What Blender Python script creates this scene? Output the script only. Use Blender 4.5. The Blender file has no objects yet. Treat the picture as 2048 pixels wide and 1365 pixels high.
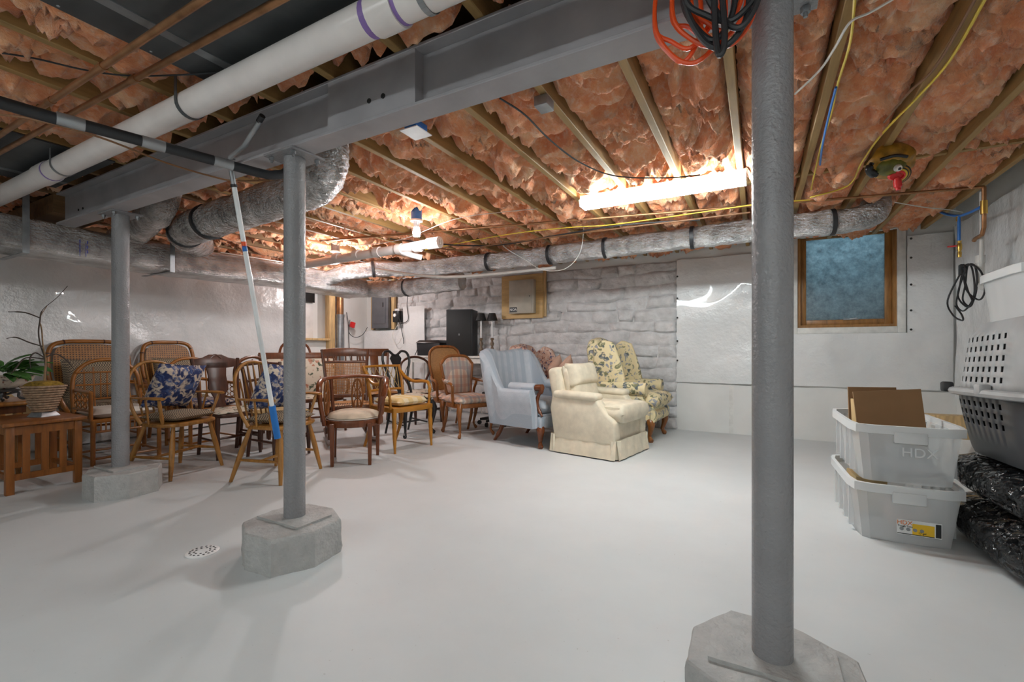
import bpy, bmesh, math, random
from mathutils import Vector, Matrix, noise
random.seed(7)
PI = math.pi
S = bpy.context.scene
COL = S.collection
# ------------------------------------------------------------------ camera, world, exposure
FPX, HC, HOR = 905.0, 1.05, 698.0
YAW = math.atan(492.5 / FPX)
cam_d = bpy.data.cameras.new('camera'); cam = bpy.data.objects.new('camera', cam_d); COL.objects.link(cam)
cam_d.sensor_width = 36.0; cam_d.lens = 36.0 * FPX / 2048.0
cam_d.shift_y = (HOR - 682.5) / 2048.0
cam_d.clip_start = 0.02
cam.location = (0, 0, HC); cam.rotation_euler = (PI / 2, 0, YAW)
S.camera = cam
w = bpy.data.worlds.new('world'); S.world = w; w.use_nodes = True
w.node_tree.nodes['Background'].inputs[0].default_value = (.62, .78, .86, 1)
w.node_tree.nodes['Background'].inputs[1].default_value = 1.6
S.view_settings.view_transform = 'Standard'; S.view_settings.look = 'None'
S.view_settings.exposure = 1.8; S.view_settings.gamma = 1.0; S.view_settings.use_curve_mapping = False

sA, cA = math.sin(YAW), math.cos(YAW)
def ray(x, y):
    u = (x - 1024) / FPX
    return Vector((-sA + cA * u, cA + sA * u, (HOR - y) / FPX))
def atZ(x, y, Z): d = ray(x, y); t = (Z - HC) / d.z; return Vector((d.x * t, d.y * t, Z))
def atY(x, y, Y): d = ray(x, y); t = Y / d.y; return Vector((d.x * t, Y, HC + d.z * t))
def atX(x, y, X): d = ray(x, y); t = X / d.x; return Vector((X, d.y * t, HC + d.z * t))

# ------------------------------------------------------------------ materials
MATS = {}
class NT:
    def __init__(s, name):
        m = bpy.data.materials.new(name); m.use_nodes = True; s.m = m; s.t = m.node_tree
        s.b = s.t.nodes['Principled BSDF']; MATS[name] = m
        s.co = s.t.nodes.new('ShaderNodeTexCoord')
    def n(s, typ, **kw):
        nd = s.t.nodes.new('ShaderNode' + typ)
        for k, v in kw.items():
            if k.startswith('i_'):
                key = k[2:]; key = int(key) if key.isdigit() else key
                nd.inputs[key].default_value = v
            else: setattr(nd, k, v)
        return nd
    def l(s, a, b): s.t.links.new(a, b)
    def mapping(s, scale=(1, 1, 1), rot=(0, 0, 0), src='Object'):
        mp = s.n('Mapping'); mp.inputs['Scale'].default_value = scale; mp.inputs['Rotation'].default_value = rot
        s.l(s.co.outputs[src], mp.inputs[0]); return mp.outputs[0]
    def noise(s, vec, scale, detail=3, rough=.5):
        q = s.n('TexNoise'); q.inputs['Scale'].default_value = scale; q.inputs['Detail'].default_value = detail
        q.inputs['Roughness'].default_value = rough
        s.l(vec, q.inputs['Vector']); return q.outputs['Fac']
    def ramp(s, fac, stops, interp='LINEAR'):
        r = s.n('ValToRGB'); e = r.color_ramp.elements; r.color_ramp.interpolation = interp
        while len(e) < len(stops): e.new(.5)
        for i, (p, c) in enumerate(stops):
            e[i].position = p; e[i].color = tuple(c) + (1,)
        s.l(fac, r.inputs[0]); return r.outputs[0]
    def mix(s, fac, a, b):
        q = s.n('Mix', data_type='RGBA')
        if hasattr(fac, 'links'): s.l(fac, q.inputs[0])
        else: q.inputs[0].default_value = fac
        for v, i in ((a, 6), (b, 7)):
            if hasattr(v, 'links'): s.l(v, q.inputs[i])
            else: q.inputs[i].default_value = tuple(v) + (1,)
        return q.outputs[2]
    def math(s, op, a, b=0.0):
        q = s.n('Math', operation=op)
        for v, i in ((a, 0), (b, 1)):
            if hasattr(v, 'links'): s.l(v, q.inputs[i])
            else: q.inputs[i].default_value = v
        return q.outputs[0]
    def col(s, c): s.l(c, s.b.inputs['Base Color'])
    def bump(s, h, strength, dist=.01):
        q = s.n('Bump'); q.inputs['Strength'].default_value = strength; q.inputs['Distance'].default_value = dist
        s.l(h, q.inputs['Height']); s.l(q.outputs[0], s.b.inputs['Normal'])
    def p(s, rough=None, metal=None, **kw):
        if rough is not None: s.b.inputs['Roughness'].default_value = rough
        if metal is not None: s.b.inputs['Metallic'].default_value = metal
        for k, v in kw.items(): s.b.inputs[k.replace('_', ' ')].default_value = v
def plain(name, c, rough=.5, metal=0, var=.12, vs=6, bs=0, bst=.2, bd=.004, **kw):
    t = NT(name); v = t.mapping()
    f = t.noise(v, vs, 4)
    t.col(t.ramp(f, [(.3, [x * (1 - var) for x in c]), (.7, [min(1, x * (1 + var)) for x in c])]))
    t.p(rough, metal, **kw)
    if bs: t.bump(t.noise(v, bs, 4), bst, bd)
    return t.m
def wood(name, c, rough=.38, scale=(40, 40, 4), var=.45):
    t = NT(name); v = t.mapping(scale)
    f = t.noise(v, 1.0, 4, .6)
    t.col(t.ramp(f, [(.25, [x * (1 - var) for x in c]), (.55, c), (.8, [min(1, x * (1 + var * .6)) for x in c])]))
    t.p(rough); t.bump(f, .08, .002); return t.m
def floral(name, base, cols, scale=9, dens=.5, rough=.85):
    t = NT(name); v = t.mapping()
    wv = t.n('TexNoise'); wv.inputs['Scale'].default_value = scale * .9; t.l(v, wv.inputs['Vector'])
    ad = t.n('VectorMath', operation='MULTIPLY_ADD'); t.l(wv.outputs['Color'], ad.inputs[0]); ad.inputs[1].default_value = (.16, .16, .16); t.l(v, ad.inputs[2])
    c = base
    for i, cc in enumerate(cols):
        vo = t.n('TexVoronoi'); vo.inputs['Scale'].default_value = scale * (1 + .35 * i)
        mp = t.n('Mapping'); mp.inputs['Location'].default_value = (i * 3.1, i * 1.7, i * 2.3); t.l(ad.outputs[0], mp.inputs[0]); t.l(mp.outputs[0], vo.inputs['Vector'])
        f = t.ramp(vo.outputs['Distance'], [(dens * .55, (1, 1, 1)), (dens * .7, (0, 0, 0))])
        g = t.ramp(t.noise(mp.outputs[0], scale * 2.2, 3), [(.42, (0, 0, 0)), (.52, (1, 1, 1))])
        c = t.mix(t.math('MULTIPLY', f, g), c, cc)
    t.col(c); t.p(rough); t.bump(t.noise(v, 260, 2), .12, .002); return t.m
def stripes(t, axis, freq, lo, hi):
    sx = t.n('SeparateXYZ'); t.l(t.co.outputs['Object'], sx.inputs[0])
    f = t.math('FRACT', t.math('MULTIPLY', sx.outputs[axis], freq))
    return t.math('MULTIPLY', t.math('GREATER_THAN', f, lo), t.math('LESS_THAN', f, hi))
def make_mats():
    # structure
    t = NT('floor_paint'); v = t.mapping()
    f = t.noise(v, 1.3, 5, .6); g = t.noise(v, 40, 4)
    c = t.ramp(f, [(.3, (.57, .59, .595)), (.7, (.635, .655, .66))])
    sp = t.ramp(t.noise(v, 55, 2, .4), [(.74, (0, 0, 0)), (.78, (1, 1, 1))])
    c = t.mix(t.math('MULTIPLY', sp, .35), c, (.3, .28, .26)); t.col(c); t.p(.5)
    t.bump(t.math('ADD', t.noise(v, 5, 4), t.math('MULTIPLY', g, .25)), .12, .01)
    plain('stone_paint', (.64, .625, .625), .6, var=.16, vs=9, bs=24, bst=.85, bd=.02)
    plain('mortar_paint', (.56, .55, .55), .7, var=.15, vs=9, bs=30, bst=.5, bd=.01)
    plain('white_wall', (.74, .735, .715), .5, var=.05, vs=3, bs=20, bst=.15)
    t = NT('vapor_sheet'); v = t.mapping()
    t.col(t.ramp(t.noise(v, 2.2, 4), [(.3, (.70, .70, .70)), (.7, (.80, .80, .795))])); t.p(.24, Coat_Weight=.3); t.bump(t.noise(v, 5, 5, .6), .5, .04)
    plain('subfloor', (.16, .09, .045), .8, var=.3, vs=8)
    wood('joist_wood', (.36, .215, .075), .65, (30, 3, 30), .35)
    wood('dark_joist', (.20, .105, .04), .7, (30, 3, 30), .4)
    t = NT('pink_insulation'); v = t.mapping()
    f = t.noise(v, 6, 5, .6); g = t.noise(t.mapping((18, 9, 18)), 1.6, 6, .7)
    c = t.ramp(f, [(.3, (.74, .2, .065)), (.5, (.88, .345, .15)), (.72, (.95, .58, .33))])
    c = t.mix(t.ramp(g, [(.5, (0, 0, 0)), (.75, (.7, .7, .7))]), c, (.94, .76, .58)); t.col(c); t.p(.95)  # cream highlights are put into the colour by noise
    t.b.inputs['Sheen Weight'].default_value = .25; t.bump(g, .9, .03)
    # steel and pipes
    plain('beam_paint', (.33, .313, .322), .42, var=.12, vs=5, bs=60, bst=.15)
    plain('column_paint', (.25, .243, .25), .22, var=.08, vs=5, bs=90, bst=.8, bd=.006)
    plain('concrete_paint', (.42, .412, .40), .6, var=.12, vs=14, bs=50, bst=.7, bd=.012)
    plain('pvc_white', (.70, .64, .61), .28, var=.07, vs=7)
    plain('pvc_grey', (.55, .53, .50), .4, var=.07)
    plain('purple_primer', (.22, .13, .36), .5)
    plain('copper', (.36, .18, .085), .38, .75, var=.3, vs=14)
    plain('brass', (.62, .40, .10), .3, .9)
    plain('black_rubber', (.018, .018, .02), .5, var=.2)
    plain('black_gloss', (.012, .012, .013), .25, var=.1)
    plain('galvanized', (.30, .31, .32), .42, .75, var=.2, vs=12)
    plain('dark_sheet_metal', (.085, .09, .093), .5, .45, var=.3, vs=4)
    plain('pipe_steel', (.36, .37, .38), .35, .6)
    t = NT('foil'); v = t.mapping(); t.p(.24, .93)
    t.col(t.ramp(t.noise(v, 7, 4), [(.35, (.45, .445, .44)), (.65, (.82, .815, .81))]))
    t.bump(t.math('ADD', t.noise(t.mapping((14, 14, 30)), 1.5, 5, .65), t.math('MULTIPLY', t.noise(v, 70, 3), .35)), 1.0, .045)
    plain('blue_ink', (.05, .06, .32), .5)
    plain('blue_pex', (.02, .16, .52), .35); plain('blue_grip', (.015, .16, .50), .45)
    plain('orange_cord', (.80, .085, .012), .4); plain('red_plastic', (.75, .03, .03), .4)
    plain('yellow_wire', (.72, .52, .05), .45); plain('white_wire', (.66, .63, .58), .5); plain('brown_wire', (.20, .09, .035), .5)
    plain('white_plastic', (.78, .775, .77), .35); plain('frost_tube', (.80, .80, .80), .3)
    t = NT('lamp_lens'); t.p(.3); t.b.inputs['Base Color'].default_value = (.9, .9, .9, 1); t.b.inputs['Emission Color'].default_value = (.88, .98, 1, 1); t.b.inputs['Emission Strength'].default_value = 22
    t = NT('fill_lens'); t.p(.3); t.b.inputs['Base Color'].default_value = (.9, .9, .9, 1); t.b.inputs['Emission Color'].default_value = (.88, .98, 1, 1); t.b.inputs['Emission Strength'].default_value = 14  # weaker glow for the added fill strips
    t = NT('bulb_glow'); t.b.inputs['Emission Color'].default_value = (.95, .95, 1, 1); t.b.inputs['Emission Strength'].default_value = 22
    # window
    wood('window_wood', (.36, .17, .05), .35, (30, 30, 5))
    plain('old_white_trim', (.72, .71, .68), .55, var=.12, vs=14)
    t = NT('dirty_glass'); v = t.mapping(); nt = t.t; out = nt.nodes['Material Output']
    f = t.noise(v, 16, 6, .75); tr = t.n('BsdfTranslucent'); gl = t.n('BsdfGlossy'); mx = t.n('MixShader')
    t.l(t.ramp(f, [(.3, (.20, .27, .30)), (.75, (.50, .60, .64))]), tr.inputs[0]); gl.inputs['Roughness'].default_value = .25; mx.inputs[0].default_value = .14
    t.l(tr.outputs[0], mx.inputs[1]); t.l(gl.outputs[0], mx.inputs[2]); t.l(mx.outputs[0], out.inputs[0])
    plain('shading_box_grey', (.20, .23, .24), .7)  # for the unseen box that shades the window pane
    # furniture
    wood('oak', (.32, .135, .03)); wood('light_oak', (.38, .17, .035)); wood('mission_oak', (.28, .092, .016)); wood('walnut', (.12, .04, .014), .3)
    wood('mahogany', (.16, .045, .014), .25); wood('dark_wood', (.075, .028, .016), .3); wood('fruitwood', (.26, .09, .02), .3)
    wood('gold_paint', (.44, .18, .016), .35, (9, 9, 9), .25); wood('bamboo', (.34, .125, .02), .3, (9, 9, 9), .4)
    plain('black_lacquer', (.02, .02, .021), .3); wood('pine', (.62, .42, .20), .55); wood('plywood', (.58, .37, .15), .55, (3, 30, 22), .25); plain('cardboard', (.30, .165, .075), .8, var=.08); plain('cardboard_light', (.62, .44, .22), .8)
    t = NT('cane'); t.col(t.ramp(t.noise(t.mapping(), 30, 3), [(.3, (.27, .115, .03)), (.7, (.42, .20, .06))])); t.p(.55)
    a = stripes(t, 0, 55, .3, .85); b = stripes(t, 2, 55, .3, .85); h = t.math('MULTIPLY', a, b); t.l(t.math('SUBTRACT', 1.0, h), t.b.inputs['Alpha'])
    t = NT('rattan_cane'); hh = t.math('MULTIPLY', stripes(t, 0, 42, .3, .8), stripes(t, 2, 42, .3, .8)); t.col(t.mix(hh, t.ramp(t.noise(t.mapping(), 30, 3), [(.3, (.27, .105, .02)), (.7, (.42, .19, .05))]), (.06, .025, .01))); t.p(.5)
    wood('fine_cane', (.40, .19, .055), .5, (60, 60, 60), .3)
    wood('rush', (.42, .30, .13), .8, (60, 12, 60), .4)
    plain('twig', (.26, .16, .08), .8, var=.3, vs=30); plain('dark_twig', (.07, .05, .04), .8)
    plain('cream_fabric', (.68, .605, .47), .9, var=.1, vs=12, bs=120, bst=.35)
    plain('beige_seat', (.56, .47, .36), .85, var=.15, vs=14, bs=150, bst=.2)
    plain('peach_fabric', (.66, .42, .32), .9); plain('white_cushion', (.62, .58, .52), .9)
    t = NT('blue_damask'); st = stripes(t, 0, 9, .0, .5); t.col(t.mix(t.math('MULTIPLY', st, t.noise(t.mapping(), 16, 4)), (.36, .41, .47), (.50, .53, .57))); t.p(.55); t.bump(t.noise(t.mapping(), 90, 3), .2)
    t = NT('gingham'); ck = t.n('TexChecker'); ck.inputs['Scale'].default_value = 95; t.l(t.co.outputs['Object'], ck.inputs['Vector']); ck.inputs['Color1'].default_value = (.40, .31, .20, 1); ck.inputs['Color2'].default_value = (.075, .06, .05, 1); t.col(ck.outputs[0]); t.p(.9)
    t = NT('plaid'); base = (.62, .50, .40)
    c = t.mix(t.math('MULTIPLY', stripes(t, 0, 9, .1, .45), .6), base, (.52, .27, .19)); c = t.mix(t.math('MULTIPLY', stripes(t, 2, 9, .1, .45), .5), c, (.52, .27, .19))
    c = t.mix(t.math('MULTIPLY', stripes(t, 0, 9, .6, .85), .55), c, (.23, .24, .26)); c = t.mix(t.math('MULTIPLY', stripes(t, 1, 9, .6, .85), .5), c, (.25, .26, .28)); t.col(c); t.p(.85)
    t = NT('yellow_plaid'); c = t.mix(t.math('MULTIPLY', stripes(t, 0, 8, .0, .5), .6), (.72, .62, .42), (.62, .42, .12)); c = t.mix(t.math('MULTIPLY', stripes(t, 1, 8, .0, .5), .5), c, (.66, .48, .16)); t.col(c); t.p(.85)
    floral('blue_floral', (.60, .50, .40), [(.015, .03, .12), (.06, .10, .24), (.012, .025, .10)], 10, .85)
    floral('yellow_floral', (.72, .61, .37), [(.10, .12, .13), (.20, .20, .11), (.30, .30, .32)], 9, .55)
    floral('pink_floral', (.62, .40, .31), [(.06, .07, .16), (.66, .60, .55), (.25, .09, .07)], 14, .6)
    floral('ivory_floral', (.52, .46, .37), [(.06, .08, .05), (.36, .16, .10)], 10, .5); floral('china', (.62, .55, .46), [(.25, .08, .05), (.12, .10, .10)], 14, .5)
    plain('leaf', (.055, .15, .03), .5, var=.4, vs=20); plain('moss', (.28, .17, .02), .95, var=.4, vs=40, bs=60, bst=.8); plain('wicker', (.36, .235, .15), .85, var=.4, vs=40, bs=70, bst=.8, bd=.01)
    # right hand items
    t = NT('clear_tote'); t.b.inputs['Base Color'].default_value = (.80, .81, .81, 1); t.p(.3); t.b.inputs['Alpha'].default_value = .42
    t = NT('tote_rim'); t.b.inputs['Base Color'].default_value = (.80, .81, .81, 1); t.p(.3); t.b.inputs['Alpha'].default_value = .8
    plain('carrier_grey', (.36, .36, .36), .35); plain('carrier_dark', (.045, .046, .05), .4)
    t = NT('black_bag'); v = t.mapping(); t.b.inputs['Base Color'].default_value = (.012, .012, .013, 1); t.p(.1); vo = t.n('TexVoronoi'); vo.feature = 'DISTANCE_TO_EDGE'; vo.inputs['Scale'].default_value = 11; nz = t.n('TexNoise'); nz.inputs['Scale'].default_value = 6; t.l(v, nz.inputs['Vector']); av = t.n('VectorMath', operation='MULTIPLY_ADD'); t.l(nz.outputs['Color'], av.inputs[0]); av.inputs[1].default_value = (.25, .25, .25); t.l(v, av.inputs[2]); t.l(av.outputs[0], vo.inputs['Vector']); t.bump(t.math('ADD', vo.outputs['Distance'], t.math('MULTIPLY', t.noise(v, 9, 4, .6), .8)), 1.0, .07)
    plain('paper_white', (.8, .8, .79), .6); plain('label_yellow', (.85, .52, .02), .5); plain('ink', (.02, .02, .02), .5); plain('ink_orange', (.80, .20, .03), .5)
    plain('panel_grey', (.15, .155, .17), .4, .3); plain('beige_metal', (.44, .40, .33), .45)
    plain('speaker_black', (.014, .014, .017), .5); plain('shade_black', (.01, .01, .01), .6); plain('candle_brown', (.16, .11, .07), .5, var=.5, vs=50)
make_mats()

# ------------------------------------------------------------------ mesh helper
def crom(pts, n=8, closed=False):
    P = [Vector(p) for p in pts]; out = []; L = len(P)
    for i in range(L if closed else L - 1):
        g = lambda k: P[k % L] if closed else P[max(0, min(L - 1, k))]
        a, b, c, d = g(i - 1), g(i), g(i + 1), g(i + 2)
        for j in range(n):
            t = j / n
            out.append(.5 * ((2 * b) + (c - a) * t + (2 * a - 5 * b + 4 * c - d) * t * t + (3 * b - a - 3 * c + d) * t ** 3))
    if not closed: out.append(P[-1])
    return out
class G:
    def __init__(s): s.v = []; s.f = []
    def add(s, vs, fs, M=None):
        o = len(s.v); s.v += [tuple(M @ Vector(v)) if M else tuple(v) for v in vs]; s.f += [tuple(i + o for i in f) for f in fs]; return s
    def box(s, c, d, rz=0, rx=0, ry=0, top=None):
        x, y, z = [q / 2 for q in d]; tx, ty = (x, y) if top is None else (top[0] / 2, top[1] / 2)
        vs = [(-x, -y, -z), (x, -y, -z), (x, y, -z), (-x, y, -z), (-tx, -ty, z), (tx, -ty, z), (tx, ty, z), (-tx, ty, z)]
        M = Matrix.Translation(c) @ Matrix.Rotation(rz, 4, 'Z') @ Matrix.Rotation(ry, 4, 'Y') @ Matrix.Rotation(rx, 4, 'X')
        return s.add(vs, [(3, 2, 1, 0), (4, 5, 6, 7), (0, 1, 5, 4), (1, 2, 6, 5), (2, 3, 7, 6), (3, 0, 4, 7)], M)
    def bb(s, a, b): return s.box([(a[i] + b[i]) / 2 for i in range(3)], [abs(b[i] - a[i]) for i in range(3)])
    def tube(s, pts, r, n=10, closed=False, cap=True, sq=None):
        P = [Vector(p) for p in pts]; L = len(P); R = r if isinstance(r, (list, tuple)) else [r] * L
        if len(R) != L: R = [R[min(len(R) - 1, int(i * (len(R) - 1) / (L - 1) + .5))] for i in range(L)]
        o = len(s.v); up = None
        for i in range(L):
            a = P[i - 1] if (i or closed) else P[i]; b = P[(i + 1) % L] if (i < L - 1 or closed) else P[i]
            t = (b - a).normalized()
            if up is None: up = Vector((0, 0, 1)) if abs(t.z) < .9 else Vector((0, 1, 0))
            q = (up - t * up.dot(t)).normalized(); up = q; w_ = t.cross(q)
            for j in range(n):
                an = 2 * PI * (j + (.5 if n == 4 else 0)) / n
                k1, k2 = (1, 1) if sq is None else sq
                s.v.append(tuple(P[i] + (q * math.cos(an) * k1 + w_ * math.sin(an) * k2) * R[i]))
        for i in range(L if closed else L - 1):
            for j in range(n):
                a = o + i * n + j; b = o + i * n + (j + 1) % n; i2 = (i + 1) % L
                s.f.append((a, b, o + i2 * n + (j + 1) % n, o + i2 * n + j))
        if cap and not closed:
            s.f.append(tuple(o + j for j in range(n))[::-1]); s.f.append(tuple(o + (L - 1) * n + j for j in range(n)))
        return s
    def lathe(s, prof, c=(0, 0, 0), n=20, sx=1, sy=1, M=None):
        o = len(s.v); c = Vector(c)
        for r, z in prof:
            for j in range(n):
                p = Vector((r * sx * math.cos(2 * PI * j / n), r * sy * math.sin(2 * PI * j / n), z)) + c
                s.v.append(tuple(M @ p) if M else tuple(p))
        for i in range(len(prof) - 1):
            for j in range(n):
                s.f.append((o + i * n + j, o + i * n + (j + 1) % n, o + (i + 1) * n + (j + 1) % n, o + (i + 1) * n + j))
        s.f.append(tuple(o + j for j in range(n))[::-1]); s.f.append(tuple(o + (len(prof) - 1) * n + j for j in range(n)))
        return s
    def prism(s, poly, h, M=None):
        n = len(poly); vs = [(x, y, 0) for x, y in poly] + [(x, y, h) for x, y in poly]
        fs = [tuple(range(n))[::-1], tuple(range(n, 2 * n))] + [(i, (i + 1) % n, n + (i + 1) % n, n + i) for i in range(n)]
        return s.add(vs, fs, M)
    def grid(s, nu, nv, fn, thick=None):
        o = len(s.v)
        for i in range(nu + 1):
            for j in range(nv + 1): s.v.append(tuple(fn(i / nu, j / nv)))
        for i in range(nu):
            for j in range(nv):
                a = o + i * (nv + 1) + j; s.f.append((a, a + nv + 1, a + nv + 2, a + 1))
        return s
    def pillow(s, w, d, h, M=None, n=12, p=3.0, pinch=.06, flat=0):
        vs = []; fs = []
        for sg in (1, -1):
            o = len(vs)
            for i in range(n + 1):
                for j in range(n + 1):
                    u, v = 2 * i / n - 1, 2 * j / n - 1
                    k = max(0, (1 - abs(u) ** p) * (1 - abs(v) ** p)) ** .5
                    sh = 1 - pinch * (1 - abs(u) ** 2) * abs(v) ** 3; sw = 1 - pinch * (1 - abs(v) ** 2) * abs(u) ** 3
                    vs.append((u * w / 2 * sw, v * d / 2 * sh, sg * h / 2 * (k if sg > 0 or not flat else k * (1 - flat))))
            for i in range(n):
                for j in range(n):
                    a = o + i * (n + 1) + j; q = (a, a + n + 1, a + n + 2, a + 1); fs.append(q if sg > 0 else q[::-1])
        return s.add(vs, fs, M)
    def build(s, name, mat, parent=None, ang=40, bev=0, seg=2, sub=0, kind=None, weld=False):
        me = bpy.data.meshes.new(name); me.from_pydata(s.v, [], s.f)
        bm = bmesh.new(); bm.from_mesh(me)
        if weld: bmesh.ops.remove_doubles(bm, verts=bm.verts, dist=.0005)
        bmesh.ops.recalc_face_normals(bm, faces=bm.faces)
        if bev:
            es = [e for e in bm.edges if len(e.link_faces) == 2 and e.calc_face_angle(0) > .6]
            bmesh.ops.bevel(bm, geom=es, offset=bev, segments=seg, profile=.5, affect='EDGES', clamp_overlap=True)
        a_ = math.radians(ang)
        for f in bm.faces: f.smooth = True
        for e in bm.edges: e.smooth = not (len(e.link_faces) == 2 and e.calc_face_angle(0) > a_)
        bm.to_mesh(me); bm.free(); me.materials.append(MATS[mat])
        o = bpy.data.objects.new(name, me); COL.objects.link(o)
        if parent: o.parent = parent
        if sub: md = o.modifiers.new('s', 'SUBSURF'); md.levels = md.render_levels = sub
        if kind: o['kind'] = kind
        return o
def tag(o, label, cat, group=None):
    o['label'] = label; o['category'] = cat
    if group: o['group'] = group
    return o
def T(name, label, cat, loc=(0, 0, 0), rz=0, group=None):
    o = bpy.data.objects.new(name, None); o.empty_display_size = .05; COL.objects.link(o); o.location = loc; o.rotation_euler = (0, 0, rz)
    return tag(o, label, cat, group)
def face(x, y): return math.atan2(-x, y)          # rz so that local +y looks along (x, y)
def text(body, size, name, mat, parent, M, depth=.0008):
    cu = bpy.data.curves.new(name, 'FONT'); cu.body = body; cu.size = size; cu.extrude = depth; cu.align_x = 'CENTER'; cu.align_y = 'CENTER'
    o = bpy.data.objects.new(name, cu); COL.objects.link(o)
    me = bpy.data.meshes.new_from_object(o.evaluated_get(bpy.context.evaluated_depsgraph_get())); bpy.data.objects.remove(o)
    me.materials.clear(); me.materials.append(MATS[mat]); q = bpy.data.objects.new(name, me); COL.objects.link(q); q.parent = parent; q.matrix_local = M; return q

# ------------------------------------------------------------------ room shell
XL, XR, YB, YF, ZJ = -6.5, 1.77, 6.21, -3.2, 2.30
def struct(name, g, mat, **k):
    o = g.build(name, mat, **k); o['kind'] = 'structure'; return o
struct('floor', G().bb((XL - .3, YF - .2, -.12), (XR + .3, YB + .5, 0)), 'floor_paint')
# back wall with the window opening and left wall with a boarded opening
WX0, WX1, WZ0, WZ1 = .40, 1.30, 1.29, 2.40
g = G(); g.bb((XL - .3, YB, 0), (WX0, YB + .45, 2.56)); g.bb((WX1, YB, 0), (XR + .3, YB + .45, 2.56)); g.bb((WX0, YB, 0), (WX1, YB + .45, WZ0)); g.bb((WX0, YB, WZ1), (WX1, YB + .12, 2.56))
wall_back = struct('wall_back', g, 'white_wall')
OY0, OY1, OZ0, OZ1 = 4.62, 5.30, 1.22, 2.02
g = G(); g.bb((XL - .3, YF, 0), (XL, OY0, 2.56)); g.bb((XL - .3, OY1, 0), (XL, YB, 2.56)); g.bb((XL - .3, OY0, 0), (XL, OY1, OZ0)); g.bb((XL - .3, OY0, OZ1), (XL, OY1, 2.56)); g.bb((XL - .32, OY0, OZ0), (XL - .24, OY1, OZ1))
wall_left = struct('wall_left', g, 'white_wall')
struct('wall_right', G().bb((XR, YF, 0), (XR + .3, YB, 2.56)), 'white_wall')
struct('wall_front', G().bb((XL - .3, YF - .2, 0), (XR + .3, YF, 2.56)), 'white_wall')
ceiling = struct('ceiling', G().bb((XL - .3, YF - .2, 2.54), (XR + .3, YB + .5, 2.62)), 'subfloor')
JX0 = -.132
jx = []
k = -16
while JX0 + .4064 * k < XR - .05:
    if JX0 + .4064 * k > XL: jx.append(JX0 + .4064 * k)
    k += 1
jm = None
for x in jx:
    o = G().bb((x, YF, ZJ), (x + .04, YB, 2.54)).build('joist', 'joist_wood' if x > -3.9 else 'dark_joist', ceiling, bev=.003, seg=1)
# solid bridging between a few joists
for i, (bx, by) in enumerate([(jx[-2], 3.95), (jx[-3], 3.95), (jx[-4], 3.95), (jx[-5], 3.95)]):
    G().bb((bx + .042, by, ZJ + .03), (bx + .4044, by + .04, 2.53)).build('bridging', 'joist_wood', ceiling)
# insulation batts, one per joist bay
PANELS = ((-2.24, -.75, -.3, 1.32), (-4.75, -3.75, .55, 1.38))
def zz(x, y, z):
    for a, b, c, d in PANELS:
        if a - .03 < x < b + .03 and c - .05 < y < d + .05: return max(z, 2.325)
    return z
def batt(x0, x1, y0, y1, seed, sag=0.0):
    nx = 20; ny = int((y1 - y0) / .02)
    def fn(u, v):
        x = x0 + (x1 - x0) * u; y = y0 + (y1 - y0) * v
        e = 1 - abs(2 * u - 1) ** 7
        p = Vector((x * 3.1 + seed * 5.3, y * 2.6, seed))
        q = Vector((x * 7 + noise.noise(p) * 2.2, y * 9 + seed + noise.noise(p + Vector((7, 3, 1))) * 2.2, seed * 1.7))
        a = noise.fractal(p, .9, 2.0, 3); b = abs(noise.noise(q)); c = abs(noise.noise(q * 2.3)); d = noise.noise(q * 5)
        return (x + .012 * d, y + .02 * noise.noise(q + Vector((3, 3, 3))), zz(x, y, 2.41 - e * (.055 + sag +   .07 * a + .22 * (.3 - b) + .06 * (.28 - c) + .012 * d)))
    gg = G().grid(nx, ny, fn)
    return gg
places = ['over the chair rows', 'beside the strip light', 'over the armchairs', 'near the window']
for i in range(len(jx) - 1):
    x0, x1 = jx[i] + .042, jx[i + 1] - .002
    for (ya, yb, nm) in ((-.6, 1.43, 'front'), (1.57, 6.15, 'back')):
        if nm == 'front' and i in (): continue
        o = batt(x0, x1, ya, yb, i * 1.37 + (0 if nm == 'front' else 40), sag=.0).build('insulation_batt', 'pink_insulation', ceiling, ang=180)
# rubble stones of the back wall, each one a piece
def zrow(k, x): return k * .158 + .05 * noise.noise((x * 1.3, k * 3.7, 2.0)) + .03 * noise.noise((x * 4, k * 1.7, 8.0)) if k else 0.0
for row in range(14):
    x = -5.72 + random.uniform(-.3, 0)
    while x < -.95:
        wd = random.uniform(.22, .75); xa, x1 = max(x, -5.74), min(x + wd, -.93)
        if x1 - xa > .08:
            sd = random.random() * 50; d0 = random.uniform(.012, .05); k0, k1 = random.uniform(-.05, .05), random.uniform(-.05, .05)
            def fn(u, v):
                e = max(0, min(1, 9 * min(u, 1 - u) * (x1 - xa) / .3) * min(1, 5.5 * min(v, 1 - v))) ** .45
                px = xa + (x1 - xa) * u; za, zb_ = zrow(row, px), min(2.2, zrow(row + 1, px)); pz = za + (zb_ - za) * v; px += (k0 * (1 - u) + k1 * u) * (v - .5)
                rg = abs(noise.noise((px * 5 + sd, pz * 8, sd)))
                return (px, YB - .004 - e * max(.004, d0 + .04 * noise.noise((px * 4, pz * 6, sd)) + .03 * (.3 - rg) + .012 * noise.noise((px * 17, pz * 19, sd))), pz)
            G().grid(12, 7, fn).build('stone', 'stone_paint', wall_back, ang=60)
        x = x + wd - .003
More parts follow.
